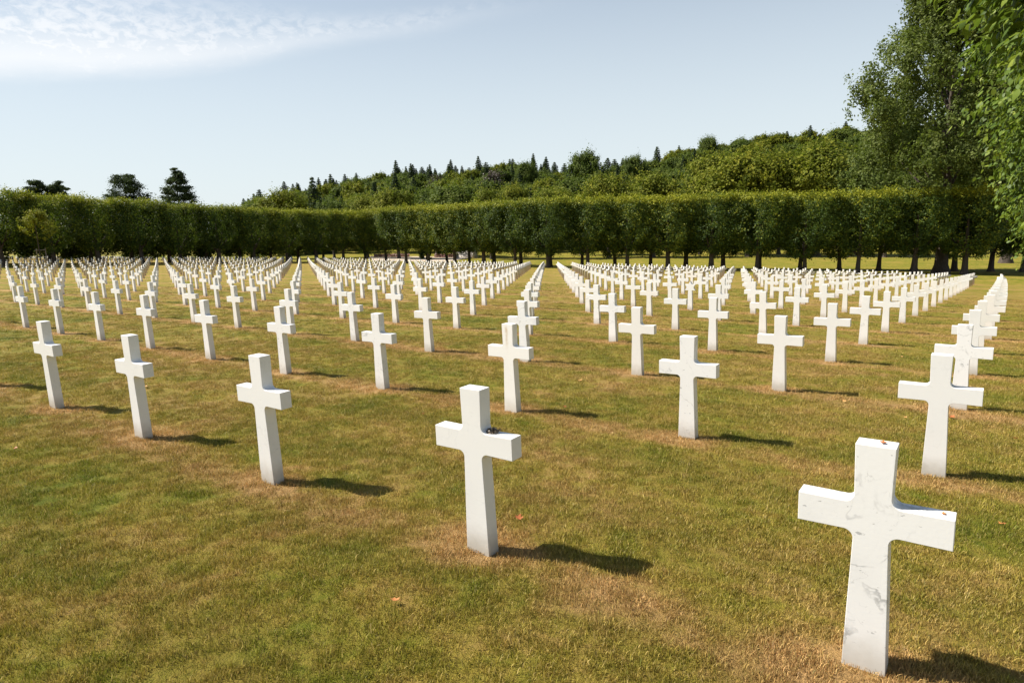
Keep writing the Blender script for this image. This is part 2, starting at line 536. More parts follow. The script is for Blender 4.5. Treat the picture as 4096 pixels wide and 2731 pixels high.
row_w = g2w(RD[0], RD[1], 0)
ROW_ANGLE = math.atan2(-row_w.y, -row_w.x)     # local +x points down the row towards the right
NR, NJ = 23, 48
STARS = {(6, 4), (3, 20), (19, 2), (21, 2)}
LOOK = {(0, 0): 'vein', (0, 1): 'plain', (0, 2): 'chip', (0, 3): 'plain', (0, 4): 'plain', (1, 0): 'plain', (1, 1): 'speck', (1, 2): 'rust',
        (1, 3): 'vein', (1, 4): 'speck', (1, 5): 'plain', (1, 6): 'speck', (2, 0): 'vein', (2, 1): 'cream', (2, 2): 'cream', (3, 0): 'plain',
        (3, 1): 'plain', (4, 1): 'speck', (2, 3): 'vein', (2, 4): 'cream', (5, 1): 'plain', (3, 2): 'plain', (4, 2): 'cream', (3, 3): 'speck'}
LABELS = {
    (0, 0): 'grey veined white marble cross at the lower right, nearest to the viewer',
    (0, 1): 'plain white marble cross with a dark leaf clump on its right arm',
    (0, 2): 'white marble cross in the front row, chipped at its lower left edge',
    (0, 3): 'plain white cross in the front row, second from its left end',
    (0, 4): 'plain white cross at the left end of the front row',
    (1, 0): 'smooth clean white cross standing directly behind the grey veined nearest cross',
    (1, 1): 'faintly speckled white cross in the second row, second from the right end',
    (1, 2): 'white cross in the second row with a rusty streak down its top',
    (2, 1): 'cream marble cross in the third row, second from the right end',
}
LOOKWORD = {'plain': 'plain white', 'cream': 'cream', 'vein': 'grey veined', 'speck': 'speckled grey', 'rust': 'rust streaked', 'chip': 'chipped white'}

def in_view(x, y, z, mx=0.05):
    # margin test in the picture, only used to leave out graves far outside the view
    d = y * _c - (z - EYE) * _s
    if d < 0.5: return False
    u = x / d
    return abs(u) < 0.781 + mx + 0.6 / d

def build_crosses():
    r2 = random.Random(3)
    rows = []
    for i in range(NR):
        for j in range(NJ):
            rows.append((i, j, 0))
        for j in range(53, 74):
            rows.append((i, j, 1))
    cand = []
    for i, j, p in rows:
        x, y = plot_xy(i, j)
        z = float(height(x, y))
        if not in_view(x, y, z): continue
        cand.append((y * _c - (z - EYE) * _s, i, j, x, y, z))
    cand.sort()
    near, far = cand[:298], cand[298:]
    rowcount = {}
    for n, (d, i, j, x, y, z) in enumerate(near):
        rowcount.setdefault(i, []).append(j)
    for n, (d, i, j, x, y, z) in enumerate(near):
        key = (i, j)
        k = LOOK.get(key)
        if k is None:
            v = r2.random()
            k = 'plain' if v < .5 else 'cream' if v < .72 else 'vein' if v < .86 else 'speck'
        star = key in STARS
        me = STAR_ME if star else CM[k]
        o = new_obj('star_headstone' if star else 'marble_cross', me)
        o.location = g2w(x, y, z)
        jit = 0.0 if i < 2 and j < 6 else 1.0
        o.rotation_euler = (r2.gauss(0, .004) * jit, r2.gauss(0, .006) * jit, ROW_ANGLE + r2.gauss(0, .010) * jit)
        o.scale = (1, 1, 1 + r2.gauss(0, .006) * jit)
        if star:
            lab = 'six pointed star headstone among the crosses, in the ' + ordinal(i + 1) + ' row from the front'
            tag(o, lab, 'headstone', 'star headstones among the crosses')
        else:
            lab = LABELS.get(key)
            if not lab:
                side = 'the right end' if j else None
                rw = 'front row' if i == 0 else ordinal(i + 1) + ' row from the front'
                lw = LOOKWORD[k]
                lab = (lw + ' marble cross, ' + ordinal(j + 1) + ' from the right in the ' + rw) if j else (lw + ' marble cross at the right end of the ' + rw)
            tag(o, lab, 'grave cross', 'white marble crosses in rows')
    # the many small crosses beyond
    variants = []
    for k in ('plain', 'cream', 'vein', 'speck'):
        me = CM[k]
        variants.append(me)
    base = np.array([v.co[:] for v in CM['plain'].vertices])
    fl = []; ct = []
    for p in CM['plain'].polygons:
        fl += list(p.vertices); ct.append(len(p.vertices))
    # simpler outline for far crosses
    ol = [(.083, -.1), (.066, .57), (.10, .607), (.2745, .607), (.2745, .727), (.10, .727), (.068, .76), (.0715, .973)]
    ol = ol + [(-a, b) for a, b in reversed(ol)]
    n = len(ol)
    base = np.array([(a, 0, b) for a, b in ol] + [(a, T_, b) for a, b in ol])
    fl = list(range(n)) + [n + k for k in reversed(range(n))]
    ct = [n, n]
    for k in range(n):
        k2 = (k + 1) % n
        fl += [k2, k, n + k, n + k2]; ct.append(4)
    V = []; F = []; Cn = []; MI = []
    for q, (d, i, j, x, y, z) in enumerate(far):
        a = ROW_ANGLE + r2.gauss(0, .012)
        R = np.array([[math.cos(a), -math.sin(a), 0], [math.sin(a), math.cos(a), 0], [0, 0, 1]])
        lean = r2.gauss(0, .006)
        bb = base.copy(); bb[:, 0] += bb[:, 2] * lean
        V.append(bb @ R.T + np.array(g2w(x, y, z)))
        F.append(np.array(fl) + q * len(base)); Cn += ct
        v = r2.random(); mi = 0 if v < .6 else 1 if v < .8 else 2
        MI += [mi] * len(ct)
    me = mesh_from('far_crosses', np.vstack(V), np.concatenate(F), Cn, [M_PLAIN, M_CREAM, M_SPECK], mat_idx=MI)
    import bmesh
    bm = bmesh.new(); bm.from_mesh(me); bmesh.ops.recalc_face_normals(bm, faces=bm.faces); bm.to_mesh(me); bm.free()
    o = new_obj('distant_crosses', me)
    tag(o, 'dense far rows of small white marble crosses in front of the clipped trees', kind='stuff')
    print('crosses near', len(near), 'far', len(far), 'dist', near[-1][0])
build_crosses()

# ------------------------------------------------------------------ foliage material
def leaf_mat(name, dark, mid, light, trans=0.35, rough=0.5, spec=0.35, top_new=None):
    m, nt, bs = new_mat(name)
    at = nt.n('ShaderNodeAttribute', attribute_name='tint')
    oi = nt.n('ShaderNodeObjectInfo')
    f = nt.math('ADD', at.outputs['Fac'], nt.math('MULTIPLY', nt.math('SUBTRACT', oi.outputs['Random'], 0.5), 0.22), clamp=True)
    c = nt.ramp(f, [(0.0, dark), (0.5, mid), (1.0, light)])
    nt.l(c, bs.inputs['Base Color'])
    bs.inputs['Roughness'].default_value = rough
    bs.inputs['Specular IOR Level'].default_value = spec
    tr = nt.n('ShaderNodeBsdfTranslucent')
    tcol = nt.mix(0.5, c, (0.16, 0.24, 0.02))
    nt.l(tcol, tr.inputs[0])
    mx = nt.n('ShaderNodeMixShader', in_0=trans)
    nt.l(bs.outputs[0], mx.inputs[1]); nt.l(tr.outputs[0], mx.inputs[2])
    nt.l(mx.outputs[0], m.node_tree.nodes['Material Output'].inputs[0])
    return m

M_LIME = leaf_mat('clipped_linden_leaves', (0.018, 0.038, 0.006), (0.066, 0.104, 0.014), (0.320, 0.315, 0.020), 0.28, 0.6, 0.2)
M_BUSHY = leaf_mat('woodland_leaves', (0.055, 0.080, 0.010), (0.175, 0.188, 0.018), (0.320, 0.285, 0.020), 0.34, 0.7, 0.15)
M_GREEN = leaf_mat('broadleaf_green', (0.042, 0.068, 0.014), (0.098, 0.130, 0.024), (0.175, 0.200, 0.040), 0.30, 0.7, 0.15)
M_CONIF = leaf_mat('conifer_needles', (0.026, 0.042, 0.020), (0.046, 0.068, 0.028), (0.085, 0.105, 0.040), 0.16, 0.8, 0.1)
M_POPLAR = leaf_mat('tall_tree_leaves', (0.044, 0.066, 0.014), (0.105, 0.138, 0.030), (0.185, 0.212, 0.055), 0.34, 0.65, 0.2)
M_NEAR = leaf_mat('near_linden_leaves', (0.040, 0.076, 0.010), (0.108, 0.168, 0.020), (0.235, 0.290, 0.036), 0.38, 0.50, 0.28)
M_COPPER = leaf_mat('copper_leaves', (0.030, 0.018, 0.016), (0.050, 0.028, 0.022), (0.075, 0.045, 0.03), 0.2)

m_bark, nt, bs = new_mat('bark')
t = nt.n('ShaderNodeTexCoord')
mp = nt.n('ShaderNodeMapping'); mp.inputs['Scale'].default_value = (9, 9, 1.6)
nt.l(t.outputs['Object'], mp.inputs[0])
bn = nt.noise(mp.outputs[0], 1.2, 6, 0.7)
cb = nt.ramp(bn, [(0.25, (0.028, 0.020, 0.014)), (0.55, (0.075, 0.058, 0.044)), (0.8, (0.14, 0.12, 0.095))])
nt.l(cb, bs.inputs['Base Color']); bs.inputs['Roughness'].default_value = 0.95
b = nt.n('ShaderNodeBump'); b.inputs['Strength'].default_value = 0.8; b.inputs['Distance'].default_value = 0.04
nt.l(bn, b.inputs['Height']); nt.l(b.outputs[0], bs.inputs['Normal'])

# ------------------------------------------------------------------ foliage geometry
KITE = np.array([(-.5, 0, 0), (0, -.33, .06), (.5, 0, 0), (0, .33, .06)])

def rand_frames(n, nrm, spread, r):
    """random orthonormal frames whose z axis scatters about nrm"""
    z = nrm + r.normal(0, spread, (n, 3))
    z /= np.linalg.norm(z, axis=1, keepdims=True) + 1e-9
    a = r.normal(0, 1, (n, 3))
    x = np.cross(a, z); x /= np.linalg.norm(x, axis=1, keepdims=True) + 1e-9
    y = np.cross(z, x)
    return x, y, z

def cards(P, nrm, size, tint, r, spread=0.6, shape=KITE, faces=((0, 1, 2, 3),)):
    n = len(P)
    x, y, z = rand_frames(n, nrm, spread, r)
    s = size[:, None, None]
    V = P[:, None, :] + s * (shape[None, :, 0:1] * x[:, None] + shape[None, :, 1:2] * y[:, None] + shape[None, :, 2:3] * z[:, None])
    k = len(shape)
    fl = []; ct = []
    tmpl = np.concatenate([np.array(f) for f in faces]); tc_ = np.array([len(f) for f in faces])
    F = (tmpl[None] + (np.arange(n) * k)[:, None]).ravel()
    C = np.tile(tc_, n)
    return V.reshape(-1, 3), F, C, np.repeat(tint, k)

def clipped_crown(seed, w=6.9, dep=5.6, z0=2.6, z1=9.5, n=19000, size=0.215):
    """box trimmed crown, rounded below, knobbly sides, young shoots on top"""
    r = np.random.default_rng(seed)
    # lumps
    nl = 64
    u = r.uniform(-1, 1, nl * 3); v = r.uniform(-1, 1, nl * 3); h = r.uniform(0, 1, nl * 3)
    def wid(h):   # half width factor by height: narrow foot, full from a third up
        return 0.36 + 0.64 * smooth(-0.05, 0.40, h)
    m = int(n * 0.86)
    th = r.uniform(0, 2 * np.pi, m)
    hh = r.uniform(0, 1, m) ** 0.85
    # superellipse outline
    p = 3.4
    cx = np.sign(np.cos(th)) * np.abs(np.cos(th)) ** (2 / p); cy = np.sign(np.sin(th)) * np.abs(np.sin(th)) ** (2 / p)
    ph = r.uniform(0, 6.28, 6)
    lump = 0.15 * np.sin(3 * th + ph[0] + 4 * hh) + 0.11 * np.sin(7 * th + ph[1] - 6 * hh) + 0.06 * np.sin(11 * hh * 2 + 5 * th + ph[2]) + 0.05 * np.sin(17 * th + ph[3] + 21 * hh)
    depthf = 1 - np.abs(r.normal(0, 0.10, m)) + lump * 0.8
    W = wid(hh)
    X = cx * W * w / 2 * depthf; Y = cy * W * dep / 2 * depthf
    Z = z0 + (z1 - z0) * hh + r.normal(0, .08, m) + 1.0 * (1 - W) * np.sin(4 * th + ph[4])
    P1 = np.stack([X, Y, Z], 1)
    N1 = np.stack([cx, cy, 0.35 + 0 * cx], 1)
    # top
    m2 = n - m
    X = r.uniform(-1, 1, m2) * w / 2; Y = r.uniform(-1, 1, m2) * dep / 2
    Z = z1 + 0.16 * np.sin(X * 2.1 + ph[5]) + 0.14 * np.sin(Y * 1.7 + X * 3.7) + np.abs(r.normal(0, .22, m2)) - .12
    P2 = np.stack([X, Y, Z], 1); N2 = np.tile(np.array([0, 0, 1.0]), (m2, 1))
    P = np.vstack([P1, P2]); N = np.vstack([N1, N2])
    # sprays: gather leaves into small clumps
    nc = n // 24
    cidx = r.integers(0, len(P), nc)
    cen = P[cidx]
    sel = r.random(len(P)) < 0.78
    own = r.integers(0, nc, len(P))
    push = r.uniform(-.12, .10, nc)
    cen = cen * np.stack([1 + push, 1 + push, np.ones(nc)], 1)
    Q = cen[own] + r.normal(0, .24, (len(P), 3))
    P = np.where(sel[:, None], Q, P); N = np.where(sel[:, None], N[cidx][own], N)
    new = smooth(z1 - 1.0, z1 + .15, P[:, 2])
    clump_t = r.uniform(-.2, .2, nc)
    tint = 0.40 + r.normal(0, .19, len(P)) + np.where(sel, clump_t[own], 0) + 0.50 * new
    S = size * r.uniform(.7, 1.3, len(P))
    return cards(P, N, S, np.clip(tint, 0, 1), r, 0.55)

def tube(pts, rads, seg=8):
    V = []; F = []; C = []
    pts = [Vector(p) for p in pts]
    for k, p in enumerate(pts):
        d = (pts[min(k + 1, len(pts) - 1)] - pts[max(k - 1, 0)]).normalized()
        a = d.orthogonal().normalized() if abs(d.z) < .99 else Vector((1, 0, 0))
        b = d.cross(a).normalized()
        a = b.cross(d).normalized()
        for s in range(seg):
            t_ = 2 * math.pi * s / seg
            V.append(p + (a * math.cos(t_) + b * math.sin(t_)) * rads[k])
    for k in range(len(pts) - 1):
        for s in range(seg):
            s2 = (s + 1) % seg
            F += [k * seg + s, k * seg + s2, (k + 1) * seg + s2, (k + 1) * seg + s]; C.append(4)
    return np.array([v[:] for v in V]), np.array(F), np.array(C)

def join(parts):
    V = []; F = []; C = []; off = 0
    for v, f, c in parts:
        V.append(v); F.append(f + off); C.append(c); off += len(v)
    return np.vstack(V), np.concatenate(F), np.concatenate(C)

def trunk_mesh(name, h, r0, seed, limbs=5, spread=2.0, fork=None, flare=1.5):
    r = random.Random(seed)
    fork = fork or h * 0.45
    lean = r.uniform(-.12, .12)
    pts = [(0, 0, -.4), (0, 0, 0.05), (lean * .2, 0, .5), (lean * .5, 0, fork * .6), (lean, r.uniform(-.1, .1), fork), (lean * 1.4, 0, h)]
    rads = [r0 * flare * 1.1, r0 * flare, r0 * 1.08, r0 * .92, r0 * .85, r0 * .22]
    parts = [tube(pts, rads, 12)]
    for k in range(limbs):
        a = 2 * math.pi * (k + r.random() * .6) / limbs
        z = fork * (0.85 + .35 * r.random())
        L = spread * r.uniform(.7, 1.1)
        rise = r.uniform(.9, 1.7) * L
        p = [(lean * .9, 0, z), (lean + math.cos(a) * L * .35, math.sin(a) * L * .35, z + rise * .25), (lean + math.cos(a) * L * .75, math.sin(a) * L * .75, z + rise * .65),
             (lean + math.cos(a) * L, math.sin(a) * L, z + rise)]
        parts.append(tube(p, [r0 * .5, r0 * .36, r0 * .22, r0 * .08], 7))
    V, F, C = join(parts)
    return mesh_from(name, V, F, C, m_bark, smooth_sh=True)

def crown_mesh(name, data, mat):
    V, F, C, t_ = data
    return mesh_from(name, V, F, C, mat, tint=t_)

# -------- clipped lindens
LINDEN = []
for k in range(6):
    cr = crown_mesh('clipped_crown', clipped_crown(100 + k, w=random.uniform(6.9, 7.8), z0=random.uniform(2.2, 2.9)), M_LIME)
    tr_ = trunk_mesh('linden_trunk', 7.0, random.uniform(.24, .34), 50 + k, limbs=5, spread=2.0, fork=2.3)
    LINDEN.append((cr, tr_))

def add_tree(name, protos, x, y, label, cat='tree', group=None, rz=0.0, s=(1, 1, 1), dz=0.0):
    root = empty(name, ground(x, y, dz), rz, s)
    tag(root, label, cat, group)
    new_obj('crown', protos[0], root)
    if protos[1] is not None:
        new_obj('trunk', protos[1], root)
    return root

def pixel_xy(u, D, top=0.0):
    """plan point D metres out whose point at height top falls on image pixel column u"""
    return (u - 2048) / 2622 * (D * _c - (top - EYE) * _s), D  # u is a pixel column of the image, carried out to distance D

def lin_inv(u, table):
    us = [a for a, b in table]; inv = [1 / b for a, b in table]
    return 1 / float(np.interp(u, us, inv))

tabR = [(1480, 124), (2192, 94), (3900, 75), (4300, 71)]
frontR = [3857, 3655, 3429, 3218, 3026, 2843, 2671, 2508, 2350, 2192, 2060, 1935, 1820, 1715, 1625, 1545]
rowang = ROW_ANGLE
for n, u in enumerate(frontR):
    D = lin_inv(u, tabR) + random.uniform(-.5, .5)
    x, y = pixel_xy(u, D)
    lab = 'clipped box shaped linden, ' + ordinal(n + 1) + ' from the right in the front clipped row'
    if u == 3857: lab = 'clipped linden at the right end of the front clipped row, leaning trunk'
    k = LINDEN[n % 6]
    add_tree('clipped_linden', k, x, y, lab, 'tree', 'clipped lindens in the row across the back', rowang + math.radians(180 * (n % 2)) + random.uniform(-.05, .05),
             (random.uniform(1.0, 1.08), random.uniform(.95, 1.05), random.uniform(.955, .985)))
backR = [4100, 3960, 3800, 3624, 3470, 3300, 3130, 2955, 2800, 2640, 2490, 2340, 2200, 2070, 1950, 1840, 1740, 1650, 1570]
for n, u in enumerate(backR):
    x, y = pixel_xy(u, lin_inv(u, tabR))
    x += CD[0] * 9 * (1 if 1 else 0); y += CD[1] * 9
    k = LINDEN[(n * 5 + 2) % 6]
    add_tree('clipped_linden', k, x, y, 'clipped linden, ' + ordinal(n + 1) + ' from the right in the second row behind the clipped front row', 'tree',
             'clipped lindens in the second row across the back', rowang + math.radians(180 * (n % 2)), (1.1, 1, random.uniform(.91, .94)))
tabL = [(-200, 77), (15, 82), (1445, 122)]
frontL = [15, 222, 400, 570, 725, 878, 1020, 1150, 1268, 1375, 1462]
for n, u in enumerate(frontL):
    D = lin_inv(u, tabL)
    x, y = pixel_xy(u, D)
    k = LINDEN[(n * 2 + 1) % 6]
    lab = 'shaded clipped linden, ' + ordinal(n + 1) + ' from the left in the left hand clipped row'
    if n == 0: lab = 'tallest clipped linden at the left edge of the left hand row'
    add_tree('clipped_linden', k, x, y, lab, 'tree', 'clipped lindens in the left hand row', rowang + math.pi / 2 + math.pi * (n % 2),
             (random.uniform(1.0, 1.08), 1.0, 0.94 if n == 0 else random.uniform(.865, .915)))
for n, u in enumerate([-160, 110, 310, 480, 645, 800, 950, 1085, 1210, 1320, 1420]):
    x, y = pixel_xy(u, lin_inv(u, tabL))
    x += RD[0] * 9; y += RD[1] * 9
    k = LINDEN[(n * 3 + 4) % 6]
    add_tree('clipped_linden', k, x, y, 'shaded clipped linden, ' + ordinal(n + 1) + ' from the left in the second row behind the left hand row', 'tree',
             'clipped lindens in the second left hand row', rowang + math.pi / 2 + math.pi * (n % 2), (1.05, 1, random.uniform(.84, .87)))

# -------- free growing broadleaf trees
def lobed_crown(seed, R=7.0, H=15.0, z0=3.0, n=11000, size=.5, lobes=34, light=0.0, loose=0.22, up=0.5):
    r = np.random.default_rng(seed)
    zc = z0 + H / 2
    # lobe centres over an egg shaped envelope
    d = r.normal(0, 1, (lobes, 3)); d /= np.linalg.norm(d, axis=1, keepdims=True)
    d[:, 2] = np.where(d[:, 2] < -.55, -d[:, 2], d[:, 2])
    q = r.uniform(.45, .86, lobes)
    Cn = d * q[:, None] * np.array([R, R, H / 2]) * (1 - .22 * np.clip(d[:, 2:3], 0, 1))
    Cn[:, 2] += zc
    rl = r.uniform(.20, .40, lobes) * R
    own = r.integers(0, lobes, n)
    e = r.normal(0, 1, (n, 3)); e /= np.linalg.norm(e, axis=1, keepdims=True)
    rad = np.clip(1 - np.abs(r.normal(0, loose, n)), .1, 1.25)
    # sprays poke out of each lobe
    ns = max(60, n // 26)
    so = r.integers(0, lobes, ns)
    es = r.normal(0, 1, (ns, 3)); es /= np.linalg.norm(es, axis=1, keepdims=True)
    es[:, 2] = np.where(es[:, 2] < -.5, -es[:, 2], es[:, 2])
    sc = Cn[so] + es * (rl[so] * r.uniform(.6, 1.12, ns))[:, None]
    own2 = r.integers(0, ns, n)
    own = so[own2]
    k_ = R * .052
    dr = r.normal(0, 1, (n, 3)) * k_
    al = np.abs(r.normal(0, 1, n)) * k_ * 2.4      # sprays stretch outwards and up
    dirn = es[own2] + np.array([0, 0, .55]); dirn /= np.linalg.norm(dirn, axis=1, keepdims=True)
    P = sc[own2] + dr + dirn * (al - k_)[:, None]
    N = es[own2] + np.array([0, 0, up])
    lt = r.uniform(-.10, .10, lobes); l2 = r.uniform(-.22, .22, ns)
    tint = np.clip(.42 + light + lt[own] + l2[own2] + r.normal(0, .10, n), 0, 1)
    return cards(P, N, size * r.uniform(.6, 1.35, n), tint, r, .6)

def spruce_crown(seed, R=3.0, H=18.0, z0=1.5, n=11000, size=.62):
    r = np.random.default_rng(seed)
    t_ = 1 - r.uniform(0, 1, n) ** .62
    NT_ = 22
    tier = np.floor(t_ * NT_); ft = t_ * NT_ - tier
    nb = 9
    a = (r.integers(0, nb, n) + r.normal(0, .16, n) + tier * .37) * 2 * np.pi / nb
    k = r.uniform(.05, 1, n) ** .7
    prof = (1 - (tier + ft * .6) / NT_) ** .62
    rad = R * prof * k * (1 + .18 * np.sin(tier * 5.1 + a * 2 + seed))
    z = z0 + H * (tier + .45 * ft) / NT_ - .36 * rad + r.normal(0, .12, n)
    P = np.stack([np.cos(a) * rad, np.sin(a) * rad, z], 1)
    N = np.stack([np.cos(a) * .6, np.sin(a) * .6, np.full(n, .8)], 1)
    tint = np.clip(.4 + r.normal(0, .16, n) + .15 * (k - .5), 0, 1)
    return cards(P, N, size * r.uniform(.6, 1.3, n) * (.6 + .4 * prof), tint, r, .45)

def pine_crown(seed, R=4.0, z0=5.0, z1=18.0, n=34000, size=.38, vis=7.0, pw=.6, flat=.46, top_flat=0.0):
    """pine or cedar: many flat plates of needles on a rounded cone, ragged at the rim"""
    r = np.random.default_rng(seed)
    lay = 190
    dd = r.uniform(0.02, 1, lay) ** .9 * (z1 - z0)
    rad = R * np.minimum(dd / vis + top_flat, 1.05) ** pw
    a = r.uniform(0, 2 * np.pi, lay); q = r.uniform(.05, 1, lay) ** .55
    Cn = np.stack([np.cos(a) * rad * q * .86, np.sin(a) * rad * q * .86, z1 - dd - .10 * rad * q], 1)
    pr = r.uniform(.20, .32, lay) * R * (.55 + .45 * rad / R)
    own = r.integers(0, lay, n)
    e = r.normal(0, .5, (n, 3))
    P = Cn[own] + e * pr[own][:, None] * np.array([1, 1, flat])
    N = np.tile(np.array([0, 0, 1.0]), (n, 1)) + e * .5
    tint = np.clip(.42 + r.normal(0, .16, n), 0, 1)
    return cards(P, N, size * r.uniform(.6, 1.3, n), tint, r, .6)

BROAD = []
for k in range(5):
    BROAD.append((crown_mesh('bushy_crown', lobed_crown(200 + k, R=7.2, H=16, z0=2.5, n=24000, size=.46, light=.02), M_BUSHY), trunk_mesh('tree_trunk', 14, .42, 70 + k, 6, 3.5, 4.5)))
GREENT = []
for k in range(4):
    GREENT.append((crown_mesh('green_crown', lobed_crown(300 + k, R=6.5, H=15, z0=3.5, n=19000, size=.47), M_GREEN), trunk_mesh('tree_trunk', 14, .40, 80 + k, 6, 3.2, 5)))
SPRUCE = []
for k in range(4):
    SPRUCE.append((crown_mesh('spruce_crown', spruce_crown(400 + k, R=random.uniform(3.6, 4.8)), M_CONIF), trunk_mesh('spruce_trunk', 15.5, .25, 90 + k, 0, 1, 8)))
COPPER = (crown_mesh('copper_crown', lobed_crown(333, R=6, H=13, z0=3, n=9000, size=.5), M_COPPER), trunk_mesh('tree_trunk', 12, .4, 85, 6, 3, 4))

def sized(protos, x, y, top, base_h, width_m=None, base_w=14.4):
    """scale a proto so that its tip stands at plan height top"""
    h = top - float(height(x, y))
    s = h / base_h
    sx = s if width_m is None else width_m / base_w
    sx *= random.uniform(.92, 1.12)
    return (sx, sx, s)

def topz(v, D):
    k = (1365.5 - v) / 2622
    return EYE + D * (k * _c - _s) / (_c + k * _s)

# bushy trees just beyond the clipped row: (u, v of tip, width, distance, kind)
MID = [(1000, 800, 150, 165, 'g'), (1150, 737, 210, 165, 'b'), (1330, 775, 150, 170, 'g'), (1465, 758, 150, 160, 'b'), (1590, 722, 170, 155, 'b'), (1745, 722, 190, 175, 'g'), (1830, 700, 210, 165, 'g'),
       (1965, 725, 150, 150, 'b'), (2060, 712, 150, 155, 'b'), (2200, 718, 190, 150, 'b'), (2330, 668, 200, 175, 'g'), (2440, 668, 200, 155, 'b'), (2620, 655, 230, 150, 'b'),
       (2810, 630, 190, 170, 'g'), (2880, 560, 230, 165, 'b'), (3010, 552, 280, 150, 'b'), (3130, 600, 190, 165, 'b'), (3290, 512, 270, 150, 'b'), (3420, 590, 200, 140, 'g'),
       (3560, 640, 200, 135, 'g'), (3900, 560, 260, 150, 'g'), (4080, 600, 220, 130, 'b')]
MID.sort()
for n, (u, v, wpx, D, kd) in enumerate(MID):
    top = topz(v, D)
    x, y = pixel_xy(u, D, top * .8)
    pr_ = (BROAD if kd == 'b' else GREENT)[n % (5 if kd == 'b' else 4)]
    bh = 20.2
    s = sized(pr_, x, y, top, bh, wpx / 2622 * D * 1.25, 14.4)
    look = 'bushy yellow green tree' if kd == 'b' else 'rounded mid green tree'
    add_tree('woodland_tree', pr_, x, y, look + ' rising behind the clipped row, ' + ordinal(n + 1) + ' from the left', 'tree', 'bushy trees rising behind the clipped row', random.uniform(0, 6.28), s)

# pines against the sky on the left
PINES = [(160, 722, 110, 165, True, 'left one of the touching pair of pines above the left hand clipped row'),
         (245, 724, 105, 168, True, 'right one of the touching pair of pines above the left hand clipped row'),
         (515, 698, 160, 165, True, 'broad domed pine standing alone above the left hand clipped row'),
         (720, 672, 125, 160, False, 'tallest pointed pine with layered branches above the left hand clipped row')]
for n, (u, v, wpx, D, dome, lab) in enumerate(PINES):
    top = topz(v, D)
    x, y = pixel_xy(u, D, top)
    g = float(height(x, y)); Rm = wpx / 2622 * D / 2
    cr = crown_mesh('pine_crown', pine_crown(500 + n, R=Rm * 1.12, z0=6.0, z1=top - g, vis=(5.2 if dome else 7.0), pw=(.55 if dome else .8), top_flat=(.06 if dome else .0)), M_CONIF)
    add_tree('pine_tree', (cr, trunk_mesh('pine_trunk', top - g - 1.2, .30, 95 + n, 0, 1, 8)), x, y, lab, 'tree', 'dark pines against the sky')

# conifers and odd trees along the skyline (u, v tip, D, kind)
SKY = [(1045, 756, 300, 's'), (1100, 768, 300, 's'), (1310, 715, 330, 's'), (1338, 712, 335, 's'), (1385, 730, 330, 's'), (1440, 705, 350, 'g'), (1600, 668, 380, 's'), (1628, 664, 385, 's'),
       (1668, 672, 380, 's'), (1692, 665, 378, 's'), (1745, 680, 380, 's'), (1826, 660, 390, 's'), (1880, 668, 390, 's'), (1950, 645, 300, 'c'), (2018, 650, 340, 's'), (2055, 632, 350, 's'), (2112, 640, 290, 'd'),
       (2180, 645, 390, 's'), (2222, 645, 390, 's'), (2262, 650, 380, 's'), (2305, 640, 385, 's'), (2355, 595, 260, 'd'), (2435, 628, 390, 's'), (2462, 632, 380, 's'), (2495, 630, 385, 's'), (2545, 615, 300, 'd'),
       (2632, 582, 390, 's'), (2840, 538, 330, 'd'), (3150, 520, 370, 's'), (3385, 480, 380, 's'), (1985, 680, 260, 'p'), (1760, 700, 270, 'p')]
SKY.sort()
for n, (u, v, D, kd) in enumerate(SKY):
    top = topz(v, D)
    x, y = pixel_xy(u, D, top)
    g = float(height(x, y)); h = max(top - g, 8)
    if kd in 's':
        pr_ = SPRUCE[n % 4]; s = h / 19.6; sc = (max(s, .9) * random.uniform(1.0, 1.5), max(s, .9) * random.uniform(1.0, 1.5), s); look = 'dark spruce'
    elif kd == 'p':
        pr_ = COPPER; s = h / 16.2; sc = (.9, .9, s); look = 'reddish copper leaved tree'
    elif kd == 'c':
        pr_ = SPRUCE[1]; s = h / 19.6; sc = (1.4 * s, 1.4 * s, s); look = 'broad dark conifer'
    elif kd == 'd':
        pr_ = GREENT[n % 4]; s = h / 18.6; sc = (s * .75, s * .75, s); look = 'dark round headed tree'
    else:
        pr_ = GREENT[n % 4]; s = h / 18.6; s *= .9; sc = (s, s, s); look = 'round green tree'
    add_tree('skyline_tree', pr_, x, y, look + ' on the wooded ridge, ' + ordinal(n + 1) + ' from the left along the skyline', 'tree', 'trees standing out along the wooded ridge', random.uniform(0, 6.28), sc)

